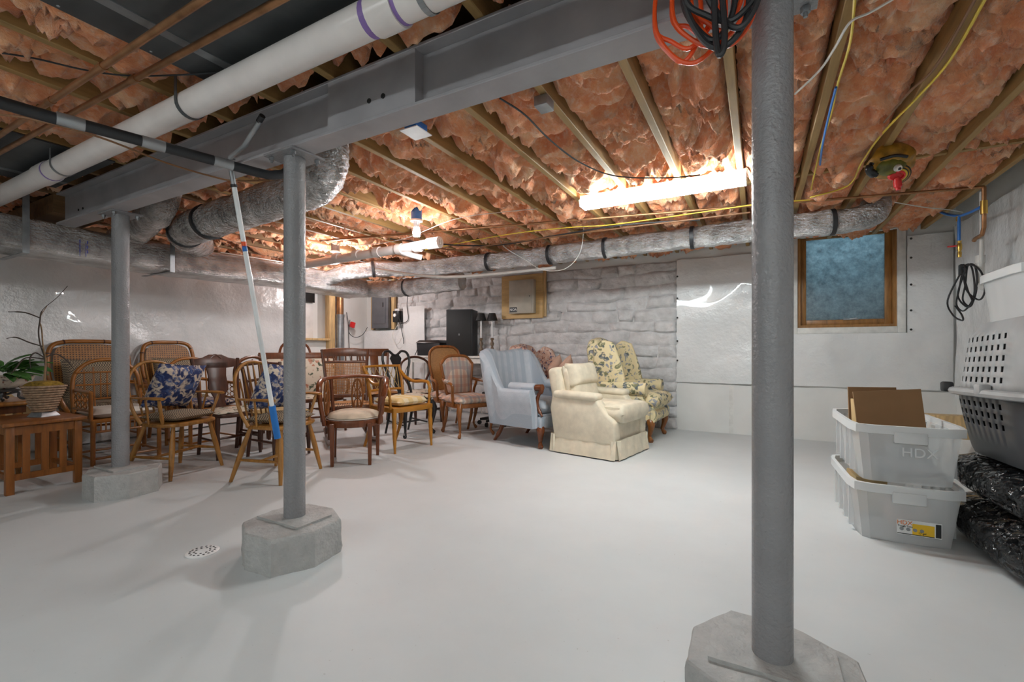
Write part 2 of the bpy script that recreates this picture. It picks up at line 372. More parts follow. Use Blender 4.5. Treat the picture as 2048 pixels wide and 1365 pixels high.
# vapour barrier sheets
def sheet(name, rects, fn, label, amp=.03):
    g = G()
    for (u0, u1, v0, v1) in rects:
        nu, nv = max(2, int((u1 - u0) / .05)), max(2, int((v1 - v0) / .05))
        def f(a, b):
            u, v = u0 + (u1 - u0) * a, v0 + (v1 - v0) * b
            n = noise.fractal((u * 1.1, v * .8, 3.0), 1.0, 2.0, 3); r = abs(noise.noise((u * 2.1 + 2 * noise.noise((u, v, 1)), v * 1.2, 9.0)))
            return fn(u, v, .012 + amp * (.6 + .6 * n) + .03 * (.35 - r))
        g.grid(nu, nv, f)
    return tag(g.build(name, 'vapor_sheet', None, ang=180), label, 'plastic sheet')
sheet('vapor_barrier', [(-.93, WX0 - .08, .62, 2.2), (WX0 - .08, WX1 + .08, .62, WZ0 - .07), (WX1 + .08, XR - .03, .62, 2.24)], lambda u, v, d: (u, YB - d, v), 'white plastic vapour barrier on the wall around the wooden window')
sheet('vapor_barrier', [(.3, 6.1, .55, 2.28)], lambda u, v, d: (XR - d, u, v), 'white plastic vapour barrier on the wall behind the pet carrier')
sheet('vapor_barrier', [(YF + .1, OY0 - .12, .02, 2.28)], lambda u, v, d: (XL + d, u, v), 'large white plastic vapour barrier on the wall behind the rattan chairs', .06)
sheet('vapor_barrier', [(-6.45, -5.02, .25, 1.38), (-5.5, -5.02, 1.38, 1.79)], lambda u, v, d: (u, YB - .105 - d * .4, v), 'white plastic vapour barrier under the electrical panel')
for (x, zs) in ((-.915, (1.98, 1.7, 1.45, 1.15, .9)), (WX0 - .1, ()), (WX1 + .1, (2.2, 2.0, 1.72, 1.45, 1.25))):
    for zz in zs:
        tag(G().lathe([(.0005, 0), (.012, .001), (.009, .006), (.0005, .008)], n=8, M=Matrix.Translation((x, YB - .075, zz)) @ Matrix.Rotation(PI / 2, 4, 'X')).build('washer', 'ink'), 'small black fastener pinning the white plastic sheet to the wall', 'fastener', 'black fasteners on the plastic sheet')
G().bb((atY(1458, 760, YB).x, YB - .012, 0), (atY(1467, 760, YB).x, YB, .62)).build('batten', 'old_white_trim', wall_back)
G().bb((-.93, YB - .008, 0), (XR, YB, .6)).build('lower_board', 'white_wall', wall_back)
# window 1
win = T('window_1', 'wood', 'window'); del win['label'], win['category']; win['kind'] = 'structure'
def frame(g, x0, x1, z0, z1, wd, y0, y1):
    g.bb((x0, y0, z0), (x0 + wd, y1, z1)).bb((x1 - wd, y0, z0), (x1, y1, z1)).bb((x0 + wd, y0, z0), (x1 - wd, y1, z0 + wd)).bb((x0 + wd, y0, z1 - wd), (x1 - wd, y1, z1)); return g
frame(G(), WX0 - .07, WX1 + .07, WZ0 - .07, WZ1, .07, YB - .03, YB + .03).build('casing', 'old_white_trim', win, bev=.004)
frame(G(), WX0, WX1, WZ0, WZ1, .03, YB + .0, YB + .16).build('jamb', 'window_wood', win)
frame(G(), WX0 + .03, WX1 - .03, WZ0 + .03, WZ1 - .03, .06, YB + .06, YB + .1).build('sash', 'window_wood', win, bev=.005)
G().bb((WX0 + .09, YB + .075, WZ0 + .09), (WX1 - .09, YB + .081, WZ1 - .09)).build('pane', 'dirty_glass', win)
G().bb((.84, YB + .045, WZ0 + .085), (.98, YB + .06, WZ0 + .1)).tube([(.9, YB + .05, WZ0 + .095), (.96, YB + .02, WZ0 + .1)], .007, 6).build('latch', 'pipe_steel', win)
struct('pane_shading_box', G().bb((.1, 6.95, .9), (1.6, 7.0, 2.12)).bb((.1, 6.66, .9), (.15, 6.95, 2.12)).bb((1.55, 6.66, .9), (1.6, 6.95, 2.12)).bb((.1, 6.66, .85), (1.6, 7.0, .92)), 'shading_box_grey')  # unseen box added outside so the pane darkens towards its bottom
# boarded opening in the left wall: posts, ledge, white board
op = T('window_2', 'x', 'x'); del op['label'], op['category']; op['kind'] = 'structure'
G().bb((XL - .02, OY1 - .02, .9), (XL + .09, OY1 + .1, 2.25)).build('post', 'pine', op, bev=.003)
G().bb((XL - .2, OY0 - .05, OZ0 - .03), (XL + .1, OY1, OZ0 + .005)).build('ledge', 'pine', op, bev=.003)
G().bb((XL - .235, OY0 + .02, OZ0 + .01), (XL - .2, OY1 - .12, OZ1 - .22)).build('white_board', 'white_plastic', op, bev=.004)
G().bb((XL - .235, OY0, OZ1 - .18), (XL - .18, OY1 - .1, OZ1 - .02)).build('dark_board', 'black_gloss', op)

# ------------------------------------------------------------------ beam, columns, footings
beam = T('steel_beam', 'grey painted steel I-beam spanning the ceiling on three columns', 'beam', (0, 1.5, 2.05))
def ib(x0, x1):
    g = G(); g.bb((x0, -.06, 0), (x1, .06, .014)).bb((x0, -.06, .236), (x1, .06, .25)).bb((x0, -.006, .014), (x1, .006, .236)); return g
ib(-4.95, 1.75).build('girder', 'beam_paint', beam, bev=.002, seg=1)
sx0, sx1 = atY(655, 200, 1.44).x, atY(825, 150, 1.44).x
G().bb((sx0, -.058, .014), (sx1, -.046, .236)).build('splice_plate', 'beam_paint', beam)
for q in (.52, .68): G().lathe([(.011, 0), (.011, .004)], n=10, M=Matrix.Translation((sx0 + (sx1 - sx0) * q, -.0585, .085)) @ Matrix.Rotation(PI / 2, 4, 'X')).build('bolt_hole', 'ink', beam)
for x in (-4.68, -4.6): G().lathe([(.009, 0), (.009, .004)], n=8, M=Matrix.Translation((x, -.0075, .09)) @ Matrix.Rotation(PI / 2, 4, 'X')).build('bolt_hole', 'ink', beam)
G().bb((sx1, -.058, .014), (sx1 + .012, -.006, .236)).build('stiffener', 'beam_paint', beam)
hd = G().bb((-6.35, 1.43, 2.15), (-4.97, 1.75, 2.295)).build('header_block', 'dark_joist'); tag(hd, 'dark timber block bearing the end of the steel beam', 'timber')
def footing(cx, cy, label, rot=.2, sc=1):
    g = G(); NS = 8; sub = 6; ring = []
    R = [.245, .225, .25, .23, .245, .225, .25, .235]
    cs = [Vector((R[i] * sc * math.cos(2 * PI * (i + .5) / NS + rot), R[i] * sc * math.sin(2 * PI * (i + .5) / NS + rot), 0)) for i in range(NS)]
    base = []
    for i in range(NS):
        for j in range(sub): base.append(cs[i].lerp(cs[(i + 1) % NS], j / sub))
    n = len(base); vs = []; fs = []
    H = [0, .03, .06, .09, .12, .15, .166, .172]
    for k, hh in enumerate(H):
        for p in base:
            q = p * (1.0 if k < 6 else (.99 if k == 6 else .965)); nn = noise.fractal((p.x * 22 + cx, p.y * 22, hh * 22), .8, 2, 3)
            q = q * (1 + nn * (.035 if k < 2 else .014)); vs.append((q.x, q.y, hh + (nn * .003 if k > 5 else 0)))
    for k in range(len(H) - 1):
        for j in range(n): fs.append((k * n + j, k * n + (j + 1) % n, (k + 1) * n + (j + 1) % n, (k + 1) * n + j))
    o = (len(H) - 1) * n
    for s_ in (.6, .25):
        for p in base: vs.append((p.x * s_, p.y * s_, .173 + .003 * noise.noise((p.x * 9, p.y * 9, cx))))
        for j in range(n): fs.append((o + j, o + (j + 1) % n, o + n + (j + 1) % n, o + n + j))
        o += n
    fs.append(tuple(o + j for j in range(n)))
    g.add(vs, fs); ob = g.build('concrete_footing', 'concrete_paint', ang=30); ob.location = (cx, cy, 0)
    return tag(ob, label, 'footing', 'column footings')
def column(cx, cy, label, rot=0):
    t = T('steel_column', label, 'column', (cx, cy, .172), rot, 'steel columns under the beam')
    H = 2.05 - .172
    G().tube([(0, 0, .012), (0, 0, H - .012)], .052, 28).build('post', 'column_paint', t)
    G().box((0, 0, .006), (.32, .2, .012)).build('base_plate', 'concrete_paint', t)
    cp_ = G().box((0, 0, H - .006), (.23, .19, .011)).build('cap_plate', 'column_paint', t)
    for sx in (-1, 1):
        for sy in (-1, 1):
            G().lathe([(.013, H - .03), (.013, H - .013)], (sx * .085, sy * .07, 0), 6).lathe([(.006, H - .042), (.006, H - .03)], (sx * .085, sy * .07, 0), 6).build('bolt', 'galvanized', cp_)
footing(-4.1, 1.56, 'octagonal grey concrete footing beside the slatted oak end table', .15)
footing(-2.1, 1.5, 'octagonal grey concrete footing beside the round floor drain')
footing(.035, 1.47, 'octagonal grey concrete footing under the column with the orange cord', .1)
column(-4.151, 1.559, 'grey painted steel column beside the slatted oak end table')
column(-2.117, 1.526, 'grey painted steel column beside the hanging extension pole')
column(.035, 1.483, 'grey painted steel column next to the coiled orange cord')
dr = T('floor_drain', 'round white perforated floor drain cover', 'drain', atZ(405, 1105, 0))
G().lathe([(.075, 0), (.075, .004), (.07, .007), (.001, .007)], n=28).build('cover', 'white_plastic', dr)
for rr, nn in ((.055, 16), (.035, 9)):
    for i in range(nn): G().lathe([(.0055, .0068), (.0055, .0082)], (rr * math.cos(2 * PI * i / nn), rr * math.sin(2 * PI * i / nn), 0), 6).build('hole', 'ink', dr)

# ------------------------------------------------------------------ lamps
def strip_light(name, label, x0, x1, y, z, strength_mat='lamp_lens'):
    t = T(name, label, 'light', ((x0 + x1) / 2, y, z), 0); L = (x1 - x0)
    M = Matrix.Translation((-L / 2, 0, 0)) @ Matrix.Rotation(PI / 2, 4, 'Z') @ Matrix.Rotation(PI / 2, 4, 'X')
    G().box((0, 0, .073), (L, .1, .03)).build('housing', 'white_plastic', t, bev=.003)
    poly = [(-.05, .06), (-.075, .045), (-.062, .0), (.062, .0), (.075, .045), (.05, .06)]
    G().prism(poly, L - .012, Matrix.Translation((-L / 2 + .006, 0, 0)) @ Matrix.Rotation(PI / 2, 4, 'Z') @ Matrix.Rotation(PI / 2, 4, 'X')).build('diffuser', strength_mat, t)
    for s_ in (0, 1): G().prism([(a * 1.04, b - .001) for a, b in poly], .006, Matrix.Translation((-L / 2 + s_ * (L - .006), 0, 0)) @ Matrix.Rotation(PI / 2, 4, 'Z') @ Matrix.Rotation(PI / 2, 4, 'X')).build('end_cap', 'white_plastic', t)
    return t
strip_light('strip_light', 'glowing white fluorescent strip light mounted under the joists', -1.28, -.07, 3.56, 2.21)
strip_light('strip_light', 'unseen fill strip light added behind the viewpoint, near the front wall', -.5, .7, -1.3, 2.21, 'fill_lens')  # added out of view as fill light
strip_light('strip_light', 'unseen fill strip light added behind the viewpoint, toward the rattan chairs', -3.0, -1.8, -1.5, 2.21, 'fill_lens')  # second added fill lamp, also unseen
def bulb(p, label, power, box='blue_pex'):
    t = T('bulb_holder', label, 'lamp', p)
    G().lathe([(.05, .1), (.05, .2)], n=16).build('junction_box', box, t)
    G().lathe([(.055, .085), (.055, .1), (.03, .1)], n=20).lathe([(.026, .03), (.03, .085)], n=16).build('socket', 'white_plastic', t)
    G().lathe([(.001, -.055), (.03, -.05), (.036, -.02), (.026, .03)], n=18).build('bulb', 'bulb_glow', t)
    ld = bpy.data.lights.new('bulb_light', 'POINT'); ld.energy = power; ld.shadow_soft_size = .05; ld.color = (1, .97, .97)
    lo = bpy.data.objects.new('bulb_light', ld); COL.objects.link(lo); lo.parent = t; lo.location = (0, 0, -.11)
    return t
bulb(atZ(833, 462, 2.13), 'bare glowing bulb under a blue junction box above the short white cleanout pipe', 5)
bulb((-4.45, 3.75, 2.12), 'bare bulb tucked behind the white cleanout pipe near the panelled corner', 13, 'panel_grey')
bulb((-5.6, 5.1, 2.2), 'bare bulb above the foil trunk duct by the boarded opening', 7, 'panel_grey')

# ------------------------------------------------------------------ pipes
def pipe(name, label, cat, pts, r, mat, n=14, group=None, smooth=0, parent=None):
    P = crom(pts, smooth) if smooth else pts
    o = G().tube(P, r, n).build(name, mat, parent)
    return tag(o, label, cat, group) if parent is None else o
def ring(p, axis, r, ln, mat, name, parent, n=20):
    p = Vector(p); a = Vector(axis).normalized() * ln / 2
    return G().tube([p - a, p + a], r, n).build(name, mat, parent)
dp = T('drain_pipe', 'large white plastic drain pipe running alongside the steel beam', 'pipe')
PY, PZ = 1.15, 2.2
G().tube([(-6.4, PY, PZ), (1.7, PY, PZ)], .06, 28).build('pipe', 'pvc_white', dp)
xc = atZ(105, 350, PZ).x; ring((xc, PY, PZ), (1, 0, 0), .067, .16, 'pvc_white', 'coupling', dp); ring((xc + .085, PY, PZ), (1, 0, 0), .0615, .02, 'purple_primer', 'primer_band', dp)
xc = atZ(790, 15, PZ).x; ring((xc - .03, PY, PZ), (1, 0, 0), .068, .11, 'pvc_white', 'coupling', dp); ring((xc - .1, PY, PZ), (1, 0, 0), .0615, .03, 'purple_primer', 'primer_band', dp); ring((xc + .03, PY, PZ), (1, 0, 0), .0615, .02, 'purple_primer', 'primer_band', dp)
def strap(x, y, z, r, top, mat, label, lean=.12):
    t = T('pipe_strap', label, 'strap', (x, y, z)); pts = [(0, -r, top - z)]
    for i in range(13): a = PI - PI * i / 12; pts.append((0, r * math.cos(a), -r * math.sin(a)))
    pts.append((lean * .3, r + .01, top - z)); g = G()
    for a, b in zip(pts, pts[1:]):
        a, b = Vector(a), Vector(b); d = (b - a).normalized(); nrm = Vector((1, 0, 0)).cross(d).normalized() * .0012; u = Vector((.011, 0, 0))
        g.add([a - u - nrm, a + u - nrm, b + u - nrm, b - u - nrm, a - u + nrm, a + u + nrm, b + u + nrm, b - u + nrm], [(0, 1, 2, 3), (7, 6, 5, 4), (0, 4, 5, 1), (1, 5, 6, 2), (2, 6, 7, 3), (3, 7, 4, 0)])
    g.build('band', mat, t)
    h = G()
    for k in range(6): h.lathe([(.003, 0), (.003, .0008)], n=6, M=Matrix.Translation((0, r + .0035, .02 + k * (top - z - .03) / 6)) @ Matrix.Rotation(-PI / 2, 4, 'X'))
    h.build('perforations', 'ink', t, kind='stuff')
strap(atZ(380, 210, PZ).x, PY, PZ, .063, 2.304, 'dark_sheet_metal', 'dark perforated hanger strap around the drain pipe by the two copper pipes')
strap(atZ(140, 335, PZ).x, PY, PZ, .063, 2.304, 'galvanized', 'thin galvanized hanger strap around the drain pipe near its coupling')
strap(atZ(810, 10, PZ).x + .1, PY, PZ, .063, 2.304, 'galvanized', 'perforated metal hanger strap around the drain pipe beside the purple primer')
for (a, b, lab) in (((405, 0), (0, 270), 'upper copper water pipe crossing under the dark sheet metal'), ((560, 0), (0, 305), 'lower copper water pipe next to the large drain pipe')):
    p, q = atZ(*a, 2.25), atZ(*b, 2.25); d = (p - q).normalized()
    t = T('copper_pipe', lab, 'pipe'); G().tube([q - d * 2.2, p + d * 2], .0135, 12).build('pipe', 'copper', t)
    for m in (.35, .62): ring(q.lerp(p, m), d, .017, .05, 'copper', 'sleeve', t)
pA, pB = atZ(0, 205, 1.99), atZ(540, 352, 1.99); xk = (pA.x + pB.x) / 2
bp = T('insulated_pipe', 'black foam insulated pipe crossing under the beam', 'pipe')
P = [(pA.x - .1, -.6, 1.99)] + [tuple(pA.lerp(pB, q)) for q in (0, .25, .5, .75, .94)]
e = pB; P += [(e.x + .01, e.y + .02, 2.0), (e.x + .03, e.y + .09, 2.06), (e.x + .03, e.y + .1, 2.3)]
G().tube(crom(P, 6), .024, 14).build('pipe', 'black_rubber', bp)
for m in (.2, .48, .77): ring(pA.lerp(pB, m), pB - pA, .0255, .085, 'pipe_steel', 'tape_joint', bp)
# extension pole hanging from the beam flange
tp, bt = Vector((-2.47, 1.40, 2.03)), Vector((-2.5, 1.69, .52))
po = T('extension_pole', 'white extension pole with blue grip hooked on the steel beam', 'pole')
d = (bt - tp)
G().tube([tp + d * .07, tp + d * .87], .0125, 12).build('shaft', 'frost_tube', po)
G().tube([tp + d * .87, bt], .0185, 14).build('grip', 'blue_grip', po)
G().tube([tp + d * .065, tp + d * .075], .016, 12).build('collar', 'black_rubber', po)
ring(tp + d * .27, d, .0128, .03, 'orange_cord', 'label_band', po); ring(tp + d * .285, d, .0128, .03, 'blue_pex', 'label_band', po)
G().tube([tp + d * .07, tp, tp + Vector((.02, -.01, .035)), tp + Vector((.16, -.02, .06)), tp + Vector((.32, -.04, .14))], .013, 10).build('hook', 'pipe_steel', po)
ring(tp + Vector((.33, -.042, .147)), (.16, -.02, .08), .014, .04, 'black_rubber', 'tip', po)
G().box(tp + Vector((-.01, .0, .03)), (.06, .03, .01)).build('bracket', 'galvanized', po)
# small pipes at the back
cp = T('cleanout_pipe', 'short white plastic waste pipe with fittings and a cleanout plug', 'pipe')
cy_, cz = 3.44, 2.06
G().tube([(-5.0, cy_, cz - .05), (-2.75, cy_, cz)], .045, 20).build('pipe', 'pvc_white', cp)
for x in (-4.05, -3.75, -3.45, -3.15, -2.92): ring((x, cy_, cz - .012), (1, 0, 0), .053, .07, 'pvc_white', 'collar', cp)
ring((-2.72, cy_, cz), (1, 0, 0), .055, .14, 'pvc_white', 'plug', cp); G().box((-2.645, cy_, cz), (.02, .03, .05)).build('plug_key', 'pvc_grey', cp)
G().tube(crom([(-3.2, cy_, cz - .02), (-3.05, cy_ + .03, cz - .07), (-2.95, cy_ + .1, cz - .1)], 5), .03, 12).build('wye', 'pvc_white', cp)
pipe('conduit', 'thin off-white plastic conduit angling toward the stone wall', 'pipe', [(-4.1, 4.05, 2.02), (-3.35, 4.5, 1.93), (-2.0, 4.7, 1.96)], .018, 'pvc_grey', smooth=6)
# copper line, wires along the back
ck = T('copper_line', 'long thin copper pipe running under the joists to the plumbing corner', 'pipe')
CX = 1.5
pe = atX(1968, 374, CX); pl = atZ(640, 482, 2.27)
def cpt(x, y, dx=0): p = atX(x, y, CX); return Vector((p.x + dx, p.y, p.z))
G().tube([tuple(pl), tuple(pe)], .011, 10).build('pipe', 'copper', ck)
G().tube([pe, cpt(1968, 455), cpt(1964, 470), cpt(1950, 478), cpt(1948, 482)], .014, 10).build('riser', 'copper', ck)
ring(cpt(1968, 415), (0, 0, 1), .021, .1, 'brass', 'coupling', ck)
wp = T('standpipe', 'off-white plastic standpipe with an elbow behind the hanging black cord', 'pipe')
G().tube([cpt(1953, 385, .03), cpt(1953, 470, .03), cpt(1953, 500, .03), cpt(1950, 560, .03)], .015, 12).build('pipe', 'pvc_grey', wp)
G().tube(crom([cpt(1950, 520, .03), cpt(1950, 562, .03), cpt(1954, 573, .03), cpt(1968, 575, .03), cpt(2000, 572, .12)], 5), .026, 14).build('elbow', 'pvc_grey', wp)
ring(cpt(1950, 520, .03), (0, 0, 1), .03, .06, 'pvc_grey', 'collar', wp)
bl = T('water_stub', 'blue plastic water line ending in a brass valve with red lever', 'pipe')
G().tube(crom([cpt(1880, 405, -.08), cpt(1895, 424, -.04), cpt(1915, 432), cpt(1940, 425), cpt(1962, 414)], 5), .011, 10).build('hose', 'blue_pex', bl)
G().tube([cpt(1918, 434), cpt(1918, 482)], .011, 10).build('drop', 'blue_pex', bl)
ring(cpt(1917, 438), (0, 0, 1), .017, .04, 'brass', 'tee', bl)
G().lathe([(.013, -.14), (.015, -.1), (.011, -.09), (.017, -.07), (.017, -.03), (.011, -.02), (.015, 0)], cpt(1919, 482), 12).build('valve', 'brass', bl)
G().tube([cpt(1915, 492), cpt(1896, 494)], .007, 8).build('lever', 'red_plastic', bl)
# black cord coil on the standpipe
cc = T('hanging_cord', 'coiled black extension cord hanging from the standpipe', 'cord')
loops = [[(1925, 535), (1915, 580), (1910, 610), (1925, 622), (1945, 590), (1940, 535)], [(1935, 532), (1930, 570), (1925, 600), (1940, 612), (1952, 580), (1950, 535)], [(1945, 530), (1965, 545), (1972, 580), (1960, 600), (1935, 580), (1930, 540)], [(1928, 535), (1940, 580), (1950, 605), (1938, 614), (1920, 590), (1935, 540)]]
for i, lp in enumerate(loops): G().tube(crom([cpt(x, y, .01 - .008 * i) for x, y in lp], 6, True), .0065, 8, closed=True).build('loop', 'black_rubber', cc)
G().tube(crom([cpt(1922, 545, 0), cpt(1914, 600, -.06), cpt(1925, 630, -.06), cpt(1945, 641, -.06), cpt(1944, 630, -.06), cpt(1930, 612, -.06)], 6), .0065, 8).build('tail', 'black_rubber', cc)
G().box(cpt(1923, 540, 0), (.03, .05, .09)).build('plug', 'black_rubber', cc, bev=.006)
def wire(label, pix, Z, mat, r=.004, name='wire'):
    return pipe(name, label, 'wire', [atZ(x, y, z) for (x, y), z in zip(pix, Z if isinstance(Z, list) else [Z] * len(pix))], r, mat, 6, smooth=6)
wire('yellow cable running under the joists beside the strip light', [(850, 500), (1010, 470), (1140, 455), (1220, 450), (1380, 428), (1520, 408), (1620, 400)], 2.25, 'yellow_wire', .005)
wire('black cable draped from the beam across the insulation to the strip light', [(1000, 197), (1050, 230), (1100, 280), (1160, 325), (1230, 352), (1330, 356), (1400, 350)], 2.27, 'black_rubber', .005)
wire('thin black cable crossing the copper pipes near the drain pipe', [(-60, 98), (60, 115), (180, 142), (280, 152), (440, 146)], 2.276, 'black_rubber', .004)
wire('thin brown cable sagging below the drain pipe toward the extension pole', [(-40, 225), (60, 238), (200, 275), (330, 325), (420, 352), (470, 362), (540, 360)], [2.14, 2.12, 2.09, 2.06, 2.04, 2.04, 2.06], 'brown_wire', .005)
wire('bundle of dark cables under the joists above the stone wall', [(780, 478), (900, 490), (1000, 490), (1120, 470), (1250, 450), (1400, 440)], 2.233, 'black_rubber', .008)
wire('brown cable bundle parallel to the yellow cable', [(640, 440), (760, 470), (900, 500), (1000, 488), (1200, 462), (1500, 425)], 2.214, 'brown_wire', .007)
pipe('wire', 'loose white cable looping in front of the foil flex duct', 'wire', [atY(x, y, 4.63) for x, y in ((998, 474), (1010, 495), (1050, 520), (1085, 540), (1130, 538), (1160, 505), (1168, 452))], .004, 'white_wire', 6, smooth=6)
wire('white cable crossing the joists beyond the column to the mask', [(1590, 188), (1640, 140), (1670, 95), (1700, 45), (1740, 25), (1800, -10)], 2.27, 'white_wire', .005)
wire('yellow cable stapled along the joist beside the painted mask', [(1985, -30), (1900, 120), (1830, 200), (1790, 240), (1752, 283), (1722, 328), (1695, 372), (1620, 395)], 2.285, 'yellow_wire', .006)
wire('brown cable running with the yellow one along the joist', [(1966, -30), (1874, 130), (1818, 185), (1768, 245)], 2.285, 'brown_wire', .006)
wire('yellow cable on the joist right behind the grey column', [(1710, -10), (1700, 85), (1675, 170), (1662, 230), (1640, 300), (1622, 380)], 2.285, 'yellow_wire', .005)
wire('blue cable on the joist behind the grey column', [(1672, 175), (1658, 230), (1645, 290), (1640, 330)], 2.268, 'blue_pex', .006)
wire('thin white wire hanging under the joists past the cleanout pipe', [(600, 470), (700, 490), (800, 480), (905, 440), (1000, 425), (1075, 418)], 2.2, 'white_wire', .003)
wire('white wire looping below the duct toward the plumbing corner', [(1790, 405), (1850, 415), (1900, 420), (1925, 425)], 2.2, 'white_wire', .004)
pipe('wire', 'white cable lying along the top of the trunk duct toward the cleanout pipe', 'wire', [(-5.033, y, 2.084 + .012 * math.sin(y * 2.1)) for y in (2.75, 3.0, 3.25, 3.5, 3.75, 3.95)], .006, 'white_wire', 6, smooth=6)
# extension cords on the beam beside the column
oc = T('orange_cable', 'coiled bright orange extension cord hanging from the steel beam', 'cord')
bc = T('black_cable', 'coiled thick black cord hanging from the steel beam over the orange one', 'cord')
def hank(t, mat, n, x0, y0, sp, low, r, part):
    for i in range(n):
        cx = x0 + sp * (i - n / 2); lw = low[i % len(low)]; wd = .06 + .014 * (i % 3); yy = y0 - .007 * i
        pts = [(cx - wd, yy, 2.16), (cx - wd * 1.15, yy - .005, 2.02), (cx - wd * .8 + .02, yy, lw + .04), (cx + .015, yy - .006, lw), (cx + wd * .9, yy, lw + .06), (cx + wd, yy, 2.05), (cx + wd * .7, yy + .002, 2.18), (cx, yy, 2.22)]
        G().tube(crom(pts, 6, True), r, 8, closed=True).build(part, mat, t)
hank(oc, 'orange_cord', 8, -.135, 1.425, .018, [1.90, 1.93, 1.88, 1.95, 1.91], .0065, 'loop')
hank(bc, 'black_rubber', 4, -.075, 1.35, .02, [1.89, 1.86, 1.92], .008, 'loop')
G().tube(crom([(-.105, 1.32, 2.05), (-.1, 1.315, 1.9), (-.092, 1.312, 1.83), (-.08, 1.312, 1.84), (-.078, 1.315, 1.9), (-.085, 1.32, 2.0)], 6), .008, 8).build('tail', 'black_rubber', bc)
# ------------------------------------------------------------------ ducts
def flex(name, label, pts, r, n=24, rib=.03, amp=.02, smooth=18, bands=(), ends=None, mat='foil'):
    t = T(name, label, 'duct'); P = crom(pts, smooth); R = []; L = 0
    Q = [P[0]]
    for a, b in zip(P, P[1:]):
        m = max(1, int((b - a).length / .012))
        for i in range(m): Q.append(a.lerp(b, (i + 1) / m))
    g = G(); R = []
    for i, p in enumerate(Q): R.append(r * (1 + amp * math.sin(i * .012 / rib * 2 * PI) + .06 * noise.noise(p * 5)))
    g.tube(Q, R, n)
    g.v = [tuple(Vector(v) + Vector((noise.noise(Vector(v) * 14), noise.noise(Vector(v) * 14 + Vector((5, 5, 5))), noise.noise(Vector(v) * 14 + Vector((9, 1, 4))))) * .012 + Vector((noise.noise(Vector(v) * 40), noise.noise(Vector(v) * 40 + Vector((5, 5, 5))), noise.noise(Vector(v) * 40 + Vector((2, 8, 5))))) * .005) for v in g.v]
    g.build('sleeve', mat, t, ang=70)
    for f in bands:
        k = int(f * (len(Q) - 2)); a, b = Q[k], Q[k + 1]; dd = (b - a).normalized() * .017
        G().tube([a - dd, a + dd], r * 1.09, n).build('strap', 'black_rubber', t)
    return t
tr = T('trunk_duct', 'long rectangular foil wrapped trunk duct hanging along the wall', 'duct')
def trf(u, v):
    y = -2.6 + 7.4 * u; a = v * 2 * PI
    cx, cz, hx, hz = -5.28, 1.953, .27, .137
    c, s_ = math.cos(a), math.sin(a); m = (abs(c) ** 5 + abs(s_) ** 5) ** (-1 / 5)
    nn = noise.fractal((y * 3, c * 2, s_ * 2), 1, 2, 3)
    return (cx + hx * c * m * (1 + .02 * nn), y, cz + hz * s_ * m * (1 + .05 * nn) + .012 * math.sin(y * 2.1))
G().grid(230, 32, trf).build('duct_body', 'foil', tr, ang=70)
G().bb((-5.55, -2.6, 1.82), (-5.02, -2.59, 2.09)).build('end_plate', 'galvanized', tr)
for px_ in (52, 345):
    yy = atX(px_, 470, -5.0).y; G().bb((-5.003, yy - .02, 1.80), (-4.998, yy + .02, 2.3)).bb((-5.57, yy - .02, 1.795), (-4.998, yy + .02, 1.80)).build('hanger', 'galvanized', tr)
for k, px_ in enumerate((160, 172)):
    yy = atX(px_, 470, -5.0).y
    for dz in (0, .04, .08): G().bb((-5.004, yy - .003 + k * .01, 1.86 + dz), (-5.0, yy + .003 + k * .01, 1.885 + dz)).build('ink_mark', 'blue_ink', tr)
    G().bb((-5.003, yy - .0015, 1.83), (-5.0, yy + .0015, 1.94)).build('ink_line', 'blue_ink', tr)
flex('flex_duct', 'foil flex duct elbow leaving the end of the trunk duct', [(-5.28, 4.75, 1.95), (-5.2, 4.95, 1.95), (-4.9, 5.1, 1.95), (-4.4, 5.09, 1.95), (-3.9, 5.08, 1.96), (-3.55, 5.1, 1.98)], .125, bands=(.52,), amp=.01)
flex('flex_duct', 'foil flex duct with black straps running in front of the stone wall and window', [(-4.0, 4.76, 2.13), (-3.4, 4.78, 2.13), (-2.6, 4.8, 2.13), (-1.7, 4.8, 2.14), (-.8, 4.8, 2.15), (.2, 4.8, 2.16), (.62, 4.82, 2.16), (.86, 4.88, 2.21), (.9, 5.02, 2.38)], .105, bands=(.2, .36, .5, .68, .9), amp=.008)
flex('flex_duct', 'large ribbed foil flex duct rising behind the column with the pole', [(-4.95, 2.5, 2.1), (-4.5, 2.15, 2.08), (-3.9, 2.05, 2.08), (-3.2, 2.02, 2.1), (-2.75, 2.0, 2.11), (-2.54, 1.98, 2.125), (-2.38, 1.94, 2.23), (-2.345, 1.91, 2.44)], .13, amp=.03, rib=.03, bands=(.22, .36))
flex('flex_duct', 'short foil flex duct joining the trunk duct under the beam', [(-5.15, 1.93, 2.05), (-4.8, 1.92, 2.09), (-4.4, 1.84, 2.12), (-4.1, 1.79, 2.17), (-3.97, 1.78, 2.38)], .11, amp=.02)
flex('flex_duct', 'dim foil flex duct behind the cleanout pipe', [(-5.03, 4.12, 1.99), (-4.78, 4.18, 2.05), (-4.48, 4.42, 2.11), (-4.22, 4.69, 2.13), (-3.98, 4.76, 2.13)], .1, amp=.012, bands=(.5,))
